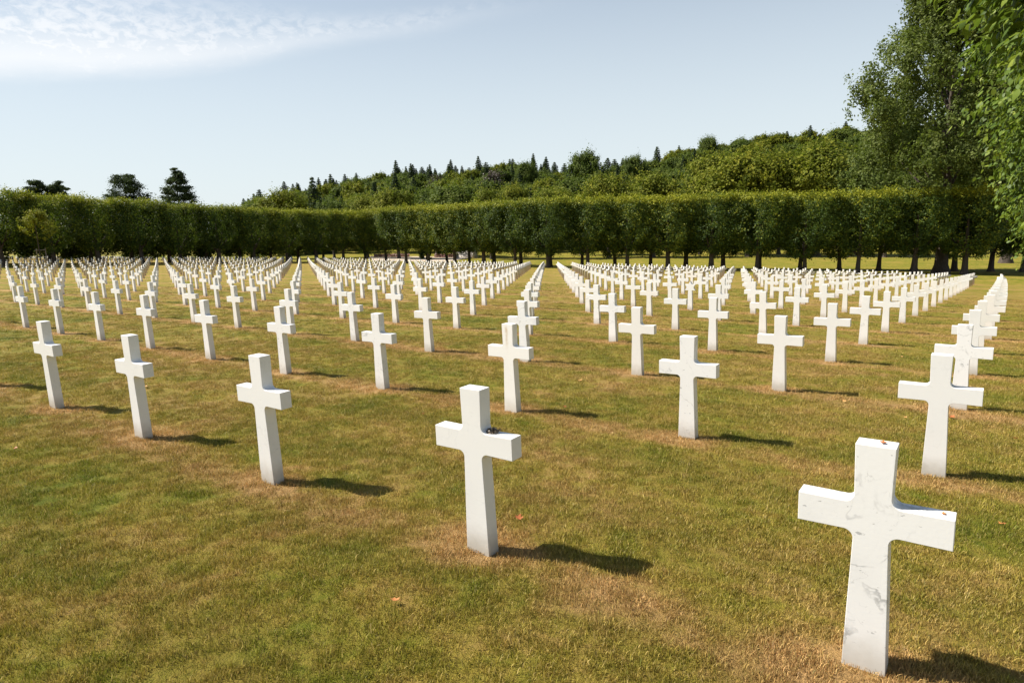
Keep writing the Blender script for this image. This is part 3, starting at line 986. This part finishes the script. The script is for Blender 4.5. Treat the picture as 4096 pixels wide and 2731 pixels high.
# ------------------------------------------------------------------ the wood as one mass
def gn_scatter(name, pts, scl, rot, idx, protos, mats_note=None):
    """one object that scatters whole meshes on its own points"""
    me = bpy.data.meshes.new(name)
    me.vertices.add(len(pts))
    me.vertices.foreach_set('co', np.asarray(pts, np.float32).ravel())
    for nm, dat, ty in (('scl', scl, 'FLOAT_VECTOR'), ('rot', rot, 'FLOAT_VECTOR'), ('idx', idx, 'INT')):
        at = me.attributes.new(nm, ty, 'POINT')
        at.data.foreach_set('vector' if ty == 'FLOAT_VECTOR' else 'value', np.asarray(dat, np.float32 if ty != 'INT' else np.int32).ravel())
    o = new_obj(name, me)
    coll = bpy.data.collections.new(name + '_sources')
    for k, pm in enumerate(protos):
        po = bpy.data.objects.new('source_%02d' % k, pm)
        coll.objects.link(po)
    g = bpy.data.node_groups.new(name, 'GeometryNodeTree')
    g.interface.new_socket('Geometry', in_out='INPUT', socket_type='NodeSocketGeometry')
    g.interface.new_socket('Geometry', in_out='OUTPUT', socket_type='NodeSocketGeometry')
    gi = g.nodes.new('NodeGroupInput'); go = g.nodes.new('NodeGroupOutput')
    mp_ = g.nodes.new('GeometryNodeMeshToPoints')
    ci = g.nodes.new('GeometryNodeCollectionInfo'); ci.inputs[0].default_value = coll
    ci.inputs['Separate Children'].default_value = True
    ip = g.nodes.new('GeometryNodeInstanceOnPoints'); ip.inputs['Pick Instance'].default_value = True
    def attr(nm, ty):
        a = g.nodes.new('GeometryNodeInputNamedAttribute'); a.data_type = ty; a.inputs[0].default_value = nm
        return a.outputs[0]
    L = g.links.new
    L(gi.outputs[0], mp_.inputs[0]); L(mp_.outputs[0], ip.inputs['Points']); L(ci.outputs[0], ip.inputs['Instance'])
    L(attr('idx', 'INT'), ip.inputs['Instance Index'])
    L(attr('scl', 'FLOAT_VECTOR'), ip.inputs['Scale'])
    L(attr('rot', 'FLOAT_VECTOR'), ip.inputs['Rotation'])
    L(ip.outputs[0], go.inputs[0])
    md = o.modifiers.new('scatter', 'NODES'); md.node_group = g
    return o

def build_wood():
    r = np.random.default_rng(5)
    protos = [crown_mesh('wood_a', lobed_crown(600, R=6, H=14, z0=2.5, n=9000, size=.66), M_GREEN),
              crown_mesh('wood_b', lobed_crown(601, R=6, H=14, z0=2.5, n=9000, size=.66), M_GREEN),
              crown_mesh('wood_c', lobed_crown(602, R=6, H=14, z0=2.5, n=9000, size=.66, light=.05), M_BUSHY),
              SPRUCE[0][0], SPRUCE[2][0]]
    pts = []; scl = []; rot = []; idx = []
    y = 195.0
    while y < 440:
        st = 9.5
        for x in np.arange(-.62 * y, .95 * y, st):
            xx = x + r.uniform(-3.5, 3.5); yy = y + r.uniform(-4, 4)
            t_ = xx / yy
            if t_ < -.44 and yy > 250: continue
            if t_ < -.40: continue
            v = r.random()
            k = int(r.integers(0, 3)) if v < .80 else int(r.integers(3, 5))
            if yy > 320 and t_ < .16 and r.random() < .45: k = int(r.integers(3, 5))
            s = r.uniform(.75, 1.12) * (1.0 if k < 3 else r.uniform(.7, 1.15))
            p = ground(xx, yy, -.5)
            pts.append(p[:]); scl.append((s * r.uniform(.9, 1.15), s, s)); rot.append((0, 0, r.uniform(0, 6.28))); idx.append(k)
        y += 10.0
    o = gn_scatter('distant_wood', pts, scl, rot, idx, protos)
    tag(o, 'dense mixed wood covering the far hillside', kind='stuff')
    print('wood', len(pts))
build_wood()

# ------------------------------------------------------------------ tall tree behind the clipped row, right
def tall_crown():
    r = np.random.default_rng(77)
    # limbs rise and carry sprays of leaves; gaps show the sky
    lobes = []
    for k in range(205):
        z = r.uniform(9.6, 38)
        w = float(np.interp(z, [5, 12, 22, 26, 31, 38], [11.5, 12.2, 12.0, 8.8, 5.2, 2.2])) * r.uniform(.82, 1.06)
        a = r.uniform(0, 2 * math.pi); q = math.sqrt(r.uniform(.12, 1))
        lobes.append((math.cos(a) * w * q, math.sin(a) * w * q * .8, z + r.normal(0, .8), r.uniform(1.1, 2.9)))
    lobes = np.array(lobes)
    n = 150000
    own = r.integers(0, len(lobes), n)
    # second level sprays
    ns = 5200
    so = r.integers(0, len(lobes), ns)
    e = r.normal(0, 1, (ns, 3)); e /= np.linalg.norm(e, axis=1, keepdims=True)
    sc = lobes[so, :3] + e * (lobes[so, 3] * r.uniform(.45, 1.15, ns))[:, None] * np.array([1, 1, 1.1])
    own = r.integers(0, ns, n)
    P = sc[own] + r.normal(0, .29, (n, 3)) * np.array([1, 1, 1.3])
    N = e[own] + np.array([0, 0, .3])
    st = r.uniform(-.24, .24, ns)
    tint = np.clip(.46 + st[own] + r.normal(0, .12, n), 0, 1)
    return cards(P, N, .33 * r.uniform(.6, 1.3, n), tint, r, .6)

def tall_trunk():
    r = random.Random(9)
    parts = [tube([(0, 0, -.5), (0, 0, .1), (0, 0, 1.0), (.1, 0, 4), (.2, 0, 10), (-.1, .2, 18), (0, 0, 34)], [1.25, 1.05, .74, .62, .40, .24, .05], 14)]
    for k in range(26):
        z = r.uniform(5, 28); a = r.uniform(0, 6.28); L = r.uniform(3.5, 8) * (1 - z / 50)
        parts.append(tube([(.1, 0, z), (.1 + math.cos(a) * L * .4, math.sin(a) * L * .4, z + L * .45), (math.cos(a) * L, math.sin(a) * L, z + L * 1.2)], [.26, .17, .05], 7))
    V, F, C = join(parts)
    return mesh_from('tall_trunk', V, F, C, m_bark, smooth_sh=True)
tx, ty = pixel_xy(3762, 80.0)
add_tree('tall_tree', (crown_mesh('tall_crown', tall_crown(), M_POPLAR), tall_trunk()), tx, ty,
         'very tall loose crowned tree with a thick flared trunk behind the clipped row', 'tree', None, .4, (1.0, 1.0, 1.0))
# an aspen like companion further right fills the gap behind it
for n, (u, D, s, lab) in enumerate([(4020, 104, 1.75, 'large dark tree behind the tall loose crowned tree, towards the right edge')]):
    x, y = pixel_xy(u, D)
    add_tree('large_tree', GREENT[1], x, y, lab, 'tree', None, 1.0, (s, s, s * 1.15))

# ------------------------------------------------------------------ near lindens on the right
LEAF = np.array([(-.50, 0, 0), (-.34, -.30, -.02), (-.02, -.42, -.05), (.30, -.24, -.06), (.62, 0, -.16), (.30, .24, -.06), (-.02, .42, -.05), (-.34, .30, -.02), (-.02, 0, .06)])
LEAFF = ((0, 1, 8), (1, 2, 8), (2, 3, 8), (3, 4, 8), (4, 5, 8), (5, 6, 8), (6, 7, 8), (7, 0, 8))
LEAF2 = np.array([(-.5, 0, 0), (-.22, -.38, -.03), (.22, -.32, -.05), (.60, 0, -.13), (.22, .32, -.05), (-.22, .38, -.03)])
LEAF2F = ((0, 1, 2, 3), (0, 3, 4, 5))

def near_crown(seed, R, z0, z1, n, size, shape, faces, ns, face_dir=None, skirt=0.0):
    r = np.random.default_rng(seed)
    e = r.normal(0, 1, (ns * 3, 3)); e /= np.linalg.norm(e, axis=1, keepdims=True)
    if face_dir is not None:
        fd = np.array(face_dir); fd /= np.linalg.norm(fd)
        keep = (e @ fd) > -.35
        e = e[keep]
    e = e[:ns]
    k = len(e)
    th = np.arctan2(e[:, 1], e[:, 0])
    h = r.uniform(0, 1, k)
    W = .60 + .40 * smooth(0, .42, h)
    lump = 1 + .10 * np.sin(3 * th + 5 * h + seed) + .10 * np.sin(8 * th - 9 * h) + .09 * np.sin(19 * th + 23 * h) - .07
    rad = R * W * lump * (1 - np.abs(r.normal(0, .17, k)))
    C = np.stack([np.cos(th) * rad, np.sin(th) * rad, z0 + (z1 - z0) * h + skirt * np.sin(4 * th + 1) * (1 - h) ** 2], 1)
    # drooping twig at every spray: leaves hang along it
    per = n // k
    own = np.repeat(np.arange(k), per)
    m = len(own)
    out = np.stack([np.cos(th), np.sin(th), np.zeros(k)], 1)
    side = np.stack([-np.sin(th), np.cos(th), np.zeros(k)], 1)
    t_ = r.uniform(-.5, 1, m)
    L = size * 3.2
    sw = r.normal(0, .5, k)
    P = C[own] + (out[own] * t_[:, None] + side[own] * (sw[own] * t_)[:, None]) * L + np.array([0, 0, -1]) * (np.clip(t_, 0, 1) ** 1.6 * L * .8)[:, None]
    P = P + r.normal(0, size * .55, (m, 3))
    N = out[own] * .75 + np.array([0, 0, .55])
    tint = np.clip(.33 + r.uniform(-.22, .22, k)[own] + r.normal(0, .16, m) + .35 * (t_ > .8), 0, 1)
    S = size * r.uniform(.55, 1.2, m)
    # leaves hang: their long axis points out and down
    z = N + r.normal(0, .42, (m, 3)); z /= np.linalg.norm(z, axis=1, keepdims=True)
    a = out[own] * .6 + side[own] * r.normal(0, .7, m)[:, None] + np.array([0, 0, -1.0])
    x = a - z * (a * z).sum(1, keepdims=True); x /= np.linalg.norm(x, axis=1, keepdims=True)
    y = np.cross(z, x)
    K = len(shape)
    V = P[:, None] + S[:, None, None] * (shape[None, :, 0:1] * x[:, None] + shape[None, :, 1:2] * y[:, None] + shape[None, :, 2:3] * z[:, None])
    tm = np.concatenate([np.array(f) for f in faces])
    F = (tm[None] + (np.arange(m) * K)[:, None]).ravel()
    Cc = np.tile(np.array([len(f) for f in faces]), m)
    return V.reshape(-1, 3), F, Cc, np.repeat(tint, K)

def near_trees():
    # edge of the crowns follows the column of graves on the right
    specs = [(8.55, 7.15, 3.25, 3.2, 9.5, 40000, .145, 2600, 'first', True),
             (14.3, 14.8, 3.15, 2.2, 9.5, 30000, .135, 2000, 'second', False),
             (20.1, 22.2, 3.0, 2.2, 9.5, 18000, .15, 1300, 'third', False),
             (25.7, 29.9, 3.0, 2.3, 9.5, 14000, .17, 1000, 'fourth', False)]
    for n, (x, y, R, z0, z1, cnt, size, ns, w, fine) in enumerate(specs):
        fd = (-x, -y, .0)
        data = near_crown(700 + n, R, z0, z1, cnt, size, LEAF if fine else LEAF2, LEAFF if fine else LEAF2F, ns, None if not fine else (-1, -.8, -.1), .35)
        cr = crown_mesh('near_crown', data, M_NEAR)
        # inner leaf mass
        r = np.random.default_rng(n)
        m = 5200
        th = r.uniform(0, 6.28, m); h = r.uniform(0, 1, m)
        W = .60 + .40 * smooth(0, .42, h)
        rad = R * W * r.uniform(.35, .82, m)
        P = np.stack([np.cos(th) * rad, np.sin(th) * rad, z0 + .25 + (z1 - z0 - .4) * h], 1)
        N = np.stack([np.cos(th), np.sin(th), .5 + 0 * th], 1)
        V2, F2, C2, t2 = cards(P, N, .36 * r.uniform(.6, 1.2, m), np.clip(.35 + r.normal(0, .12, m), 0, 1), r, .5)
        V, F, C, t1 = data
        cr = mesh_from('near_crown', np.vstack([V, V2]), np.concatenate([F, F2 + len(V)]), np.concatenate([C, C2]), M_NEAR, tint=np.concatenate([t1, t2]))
        root = add_tree('clipped_linden', (cr, trunk_mesh('linden_trunk', 8.4, .27, 140 + n, 7, 2.2, 2.6)), x, y,
                 {'first': 'nearest clipped linden, large drooping leaves filling the upper right corner',
                  'second': 'sunlit clipped linden with pale leaves at the right edge, second nearest'}.get(w, 'clipped linden at the right edge, ' + w + ' nearest in the right hand row'),
                 'tree', 'clipped lindens in the right hand row', 0.0)
near_trees()

# ------------------------------------------------------------------ young staked tree, left
def young_tree():
    x, y = pixel_xy(168, 79.0)
    base = ground(x, y)
    cr = crown_mesh('young_crown', lobed_crown(810, R=2.1, H=5.2, z0=1.9, n=3600, size=.20, lobes=22, light=.22, loose=.3), M_BUSHY)
    root = empty('young_tree', base)
    tag(root, 'young pale green tree tied to a wooden frame before the left hand row', 'tree')
    new_obj('crown', cr, root)
    V, F, C = tube([(0, 0, -.2), (0, 0, 2), (.05, 0, 6.2)], [.07, .06, .02], 8)
    new_obj('trunk', mesh_from('young_trunk', V, F, C, m_bark, smooth_sh=True), root)
    m, nt, bs = new_mat('weathered_stake_wood')
    t_ = nt.n('ShaderNodeTexCoord')
    nt.l(nt.ramp(nt.noise(t_.outputs['Object'], 6, 4), [(.3, (.14, .11, .08)), (.7, (.26, .21, .15))]), bs.inputs['Base Color'])
    st = empty('tree_stakes', base, ROW_ANGLE + .5)
    tag(st, 'wooden stake frame with a crossbar around the young tree', 'tree stakes')
    for sx in (-.6, .6):
        V, F, C = tube([(sx, .25, -.3), (sx, .25, 2.25)], [.055, .05], 8)
        Vc, Fc, Cc = tube([(sx, .25, 2.245), (sx, .25, 2.27)], [.05, .02], 8)
        V, F, C = join([(V, F, C), (Vc, Fc, Cc)])
        new_obj('stake', mesh_from('stake', V, F, C, m), st)
    V, F, C = tube([(-.72, .19, 2.05), (.72, .19, 2.05)], [.045, .045], 8)
    new_obj('crossbar', mesh_from('crossbar', V, F, C, m), st)
young_tree()

# ------------------------------------------------------------------ shrubs behind the left hand row and by the gravel
def shrub_mesh(seed, R, H, mat, n=3500, size=.26):
    return crown_mesh('shrub_leaves', lobed_crown(seed, R=R, H=H, z0=-.2, n=n, size=size, lobes=20), mat)
SHR = [shrub_mesh(820 + k, 5.0, 4.6, M_GREEN, 5200, .34) for k in range(3)]
for n, u in enumerate([-60, 60, 170, 280, 385, 490, 595, 700, 800, 900, 995, 1085, 1170, 1255, 1335]):
    x, y = pixel_xy(u, lin_inv(u, tabL))
    x += RD[0] * 15 + random.uniform(-1, 1); y += RD[1] * 15
    o = new_obj('tall_shrub', SHR[n % 3]); o.location = ground(x, y); o.rotation_euler[2] = random.uniform(0, 6)
    o.scale = (1.1, 1.1, random.uniform(.85, 1.1))
    tag(o, 'dark leafy shrub closing the view under the left hand trees, ' + ordinal(n + 1) + ' from the left', 'shrub', 'shrubs under the left hand trees')
rs = shrub_mesh(830, 1.35, 3.0, M_GREEN, 2600, .2)
x, y = pixel_xy(1700, 122); o = new_obj('round_shrub', rs); o.location = ground(x, y)
tag(o, 'egg shaped clipped shrub before the gravel forecourt', 'shrub')

# ------------------------------------------------------------------ gravel forecourt, flower bed, steps glimpsed under the trees
def sheet(name, quad, mat, lift=.05, n=14):
    """draped sheet between four plan points (front left, front right, back right, back left)"""
    a, b, c_, d_ = [np.array(p, float) for p in quad]
    V = []
    for i in range(n + 1):
        for j in range(n + 1):
            s_, t_ = j / n, i / n
            p = (a * (1 - s_) + b * s_) * (1 - t_) + (d_ * (1 - s_) + c_ * s_) * t_
            V.append(ground(p[0], p[1], lift)[:])
    F = []; C = []
    for i in range(n):
        for j in range(n):
            k = i * (n + 1) + j
            F += [k, k + 1, k + n + 2, k + n + 1]; C.append(4)
    return new_obj(name, mesh_from(name, V, F, C, mat))
m_grav, nt, bs = new_mat('pale_gravel')
t_ = nt.n('ShaderNodeNewGeometry')
nt.l(nt.ramp(nt.noise(t_.outputs['Position'], 3, 6, .7), [(.3, (.40, .32, .23)), (.7, (.52, .43, .32))]), bs.inputs['Base Color'])
bs.inputs['Roughness'].default_value = .95
o = sheet('gravel_path', [pixel_xy(1490, 140), pixel_xy(1790, 133), pixel_xy(1900, 168), pixel_xy(1480, 176)], m_grav)
tag(o, 'pale gravel forecourt beyond the clipped row', kind='structure')

m_bloom = leaf_mat('pink_bedding_flowers', (.28, .10, .12), (.42, .20, .22), (.10, .13, .04), .2)
def bed(name, u0, u1, D, lab):
    r = np.random.default_rng(int(u0))
    n = 2600
    us = r.uniform(u0, u1, n); Ds = D + r.uniform(0, 4, n)
    X = (us - 2048) / 2622 * Ds
    Z = height(X, Ds) + r.uniform(0, .8, n)
    P = np.stack([X, Ds, Z], 1) @ RN.T
    d_ = cards(P, np.tile([0, 0, 1.0], (n, 1)), .35 * r.uniform(.6, 1.2, n), r.uniform(0, 1, n), r, .7)
    o = new_obj(name, crown_mesh(name, d_, m_bloom)); tag(o, lab, 'flower bed')
bed('flower_bed', 1500, 1640, 166, 'left bed of pink flowers beside the gravel forecourt')
bed('flower_bed', 1740, 1900, 163, 'right bed of pink flowers beside the gravel forecourt')

m_stone, nt, bs = new_mat('pale_limestone')
t_ = nt.n('ShaderNodeTexCoord')
nt.l(nt.ramp(nt.noise(t_.outputs['Object'], 4, 5), [(.3, (.42, .36, .29)), (.7, (.56, .50, .42))]), bs.inputs['Base Color'])
def box(cx, cy, cz, sx, sy, sz):
    V = np.array([(cx + a * sx / 2, cy + b_ * sy / 2, cz + c_ * sz / 2) for a in (-1, 1) for b_ in (-1, 1) for c_ in (-1, 1)])
    F = np.array([0, 1, 3, 2, 4, 6, 7, 5, 0, 4, 5, 1, 2, 3, 7, 6, 0, 2, 6, 4, 1, 5, 7, 3]); C = np.full(6, 4)
    return V, F, C
x, y = pixel_xy(1855, 158)
root = empty('stone_steps', ground(x, y), ROW_ANGLE + .4)
tag(root, 'low pale stone steps with side walls rising from the gravel forecourt', 'steps')
V, F, C = join([box(0, k * .42, .085 + k * .17, 4.2, .44, .17 + k * .34 * .5) for k in range(7)])
new_obj('treads', mesh_from('treads', V, F, C, m_stone), root)
for sx in (-2.35, 2.35):
    V, F, C = join([box(sx, 1.3, .55, .45, 3.4, 1.3), box(sx, 1.3, 1.26, .57, 3.55, .12)])
    new_obj('side_wall', mesh_from('side_wall', V, F, C, m_stone), root)

# ------------------------------------------------------------------ fallen leaves, leaf clump
m_fall, nt, bs = new_mat('fallen_leaf')
oi = nt.n('ShaderNodeObjectInfo')
nt.l(nt.ramp(oi.outputs['Random'], [(0, (.36, .10, .03)), (.5, (.46, .18, .05)), (1, (.55, .30, .10))]), bs.inputs['Base Color'])
bs.inputs['Roughness'].default_value = .6
def curled_leaf(seed):
    r = random.Random(seed)
    pts = []
    nseg = 14
    for k in range(nseg):
        a = 2 * math.pi * k / nseg
        rad = 1 + .28 * math.cos(5 * a) + r.uniform(-.08, .08)
        x_ = math.cos(a) * rad * .5; y_ = math.sin(a) * rad * .38
        pts.append((x_, y_, .18 * x_ * x_ * 4 + .35 * abs(y_) + r.uniform(-.04, .04) + .04))
    V = [(0, 0, .05)] + pts
    F = []; C = []
    for k in range(nseg):
        F += [0, 1 + k, 1 + (k + 1) % nseg]; C.append(3)
    # stalk
    b0 = len(V); V += [(-.5, -.015, .1), (-.9, -.01, .2), (-.9, .01, .2), (-.5, .015, .1)]
    F += [b0, b0 + 1, b0 + 2, b0 + 3]; C.append(4)
    return mesh_from('curled_leaf', V, F, C, m_fall)
FL = [curled_leaf(k) for k in range(4)]
# (u, v) image pixels of leaves lying on the lawn and what they lie near
LEAVES = [(2074, 2086, 1.2, 'orange curled fallen leaf right of the cross with the dark leaf clump'), (2322, 1529, 1.2, 'tan fallen leaf lying alone between the front rows, mid lawn'),
          (2257, 1635, 1.0, 'small yellow fallen leaf below the alone tan leaf, right of the rust streaked cross'), (1692, 1664, .8, 'small brown fallen leaf left of the rust streaked cross'),
          (583, 1553, 1.1, 'pale fallen leaf just right of the second cross from the left end'), (772, 1345, 1.4, 'brown fallen leaf on the green lawn between the second row and third row'),
          (949, 1361, .8, 'tiny dark fallen leaf on the lawn, left of a speckled cross'), (3808, 1676, 1.2, 'orange fallen leaf behind the foot of the clean white cross'),
          (3620, 1678, .8, 'small orange fallen leaf left of the clean white cross'), (3377, 1612, .9, 'small red fallen leaf right of the cream cross in the third row'),
          (3335, 1486, .9, 'red brown fallen leaf before the speckled crosses at the right'), (4060, 1762, .9, 'dark red fallen leaf near the right edge, beside a shadow'),
          (4008, 2110, 1.0, 'brown fallen leaf right of the nearest cross arm'), (3608, 1432, 1.0, 'orange fallen leaf in the right alley between two columns'),
          (3175, 1505, .8, 'tiny red fallen leaf left of the cream cross in the third row'), (64, 1803, .8, 'small reddish fallen leaf low at the left edge'),
          (1580, 2418, .9, 'dark curled fallen leaf in the foreground grass, left of centre'), (1130, 1923, .8, 'red brown leaf at the foot of the chipped cross'),
          (2960, 1365, .9, 'small orange fallen leaf further back, right of centre')]
def unproj(u, v):
    X = (u - 2048) / 2622; Yi = -(v - 1365.5) / 2622
    xw = X * _cr - Yi * _sr; uu = X * _sr + Yi * _cr
    yw = _c + uu * _s; zw = -_s + uu * _c
    t_ = -EYE / zw
    for _ in range(12):
        h = float(height(xw * t_, yw * t_)); t_ = (h - EYE) / zw
    return xw * t_, yw * t_
for n, (u, v, s, lab) in enumerate(LEAVES):
    x, y = unproj(u, v)
    o = new_obj('fallen_leaf', FL[n % 4])
    o.location = ground(x, y, .022)
    o.rotation_euler = (random.uniform(-.3, .3), random.uniform(-.3, .3), random.uniform(0, 6.28))
    sc = .046 * s
    o.scale = (sc, sc, sc)
    tag(o, lab, 'leaf', 'fallen leaves on the lawn')

def on_cross(i, j, lx, ly, lz):
    x, y = plot_xy(i, j)
    p = ground(x, y)
    a = ROW_ANGLE
    return p + Vector((lx * math.cos(a) - ly * math.sin(a), lx * math.sin(a) + ly * math.cos(a), lz))
for lx, lz, s, lab in ((.02, .975, .030, 'tiny red leaf scrap on top of the nearest cross'), (.235, .729, .022, 'tiny red leaf scrap on the right arm of the nearest cross')):
    o = new_obj('leaf_scrap', FL[1]); o.location = on_cross(0, 0, lx, .045, lz); o.scale = (s, s, s); o.rotation_euler[2] = 1.0
    tag(o, lab, 'leaf')
# clump of debris caught in the crook of the cross
m_nest, nt, bs = new_mat('dry_debris')
at = nt.n('ShaderNodeAttribute', attribute_name='tint')
nt.l(nt.ramp(at.outputs['Fac'], [(0, (.05, .038, .028)), (.5, (.17, .125, .08)), (1, (.40, .32, .23))]), bs.inputs['Base Color'])
r = np.random.default_rng(4)
n = 260
P = r.normal(0, 1, (n, 3)) * np.array([.015, .012, .006]) + np.array([0, 0, .008])
P[:, 2] = np.abs(P[:, 2])
d_ = cards(P, np.tile([0, 0, 1.0], (n, 1)), .016 * r.uniform(.5, 1.5, n), r.uniform(0, 1, n), r, .8)
o = new_obj('leaf_clump', crown_mesh('leaf_clump', d_, m_nest)); o.location = on_cross(0, 1, .112, .05, .730); o.rotation_euler[2] = ROW_ANGLE
tag(o, 'dark clump of dead leaf debris in the right crook of a cross', 'leaf clump')

# ------------------------------------------------------------------ real grass on the near lawn
def tuft(seed, n=46, R=.055, hmin=.012, hmax=.029):
    r = np.random.default_rng(seed)
    V = []; F = []; C = []
    for k in range(n):
        a = r.uniform(0, 6.283); q = R * math.sqrt(r.random())
        x, y = math.cos(a) * q, math.sin(a) * q
        h = r.uniform(hmin, hmax); ln = r.uniform(.2, 1.0) * h; b = r.uniform(0, 6.283); w = r.uniform(.0009, .0018)
        dx, dy = math.cos(b) * ln, math.sin(b) * ln
        c1 = r.uniform(0, 6.283); wx, wy = math.cos(c1) * w, math.sin(c1) * w
        i0 = len(V)
        V += [(x - wx, y - wy, -.004), (x + wx, y + wy, -.004), (x + dx * .4 + wx * .8, y + dy * .4 + wy * .8, h * .62), (x + dx * .4 - wx * .8, y + dy * .4 - wy * .8, h * .62), (x + dx, y + dy, h * .95)]
        F += [i0, i0 + 1, i0 + 2, i0 + 3, i0 + 3, i0 + 2, i0 + 4]; C += [4, 3]
    return mesh_from('grass_tuft', V, F, C, m_blade)

def build_grass():
    r = np.random.default_rng(21)
    tufts = [tuft(900 + k) for k in range(6)]
    pts = []
    # annuli of falling density and growing tuft
    for d0, d1, dens, s in ((1.0, 4.5, 420, 1.0), (4.5, 8.0, 300, 1.05), (8.0, 14.0, 130, 1.25), (14.0, 24.0, 40, 1.7), (24.0, 40.0, 12, 2.4)):
        amax = math.radians(43)
        area = amax * (d1 * d1 - d0 * d0)
        n = int(area * dens)
        a = r.uniform(-amax, amax, n); q = np.sqrt(r.uniform(d0 * d0, d1 * d1, n))
        X = np.sin(a) * q; Y = np.cos(a) * q
        pts.append(np.stack([X, Y, np.full(n, s)], 1))
    P = np.vstack(pts)
    keep = (P[:, 1] > .9)
    P = P[keep]
    Z = height(P[:, 0], P[:, 1])
    W = np.stack([P[:, 0], P[:, 1], Z], 1) @ RN.T
    n = len(P)
    s = P[:, 2] * r.uniform(.75, 1.25, n)
    scl = np.stack([s, s, np.minimum(s, 1.25) * r.uniform(.75, 1.2, n)], 1)
    rot = np.stack([r.normal(0, .08, n), r.normal(0, .08, n), r.uniform(0, 6.283, n)], 1)
    o = gn_scatter('grass', W, scl, rot, r.integers(0, 6, n), tufts)
    tag(o, 'short mown grass, green mixed with dry straw blades', kind='stuff')
    print('tufts', n)
build_grass()
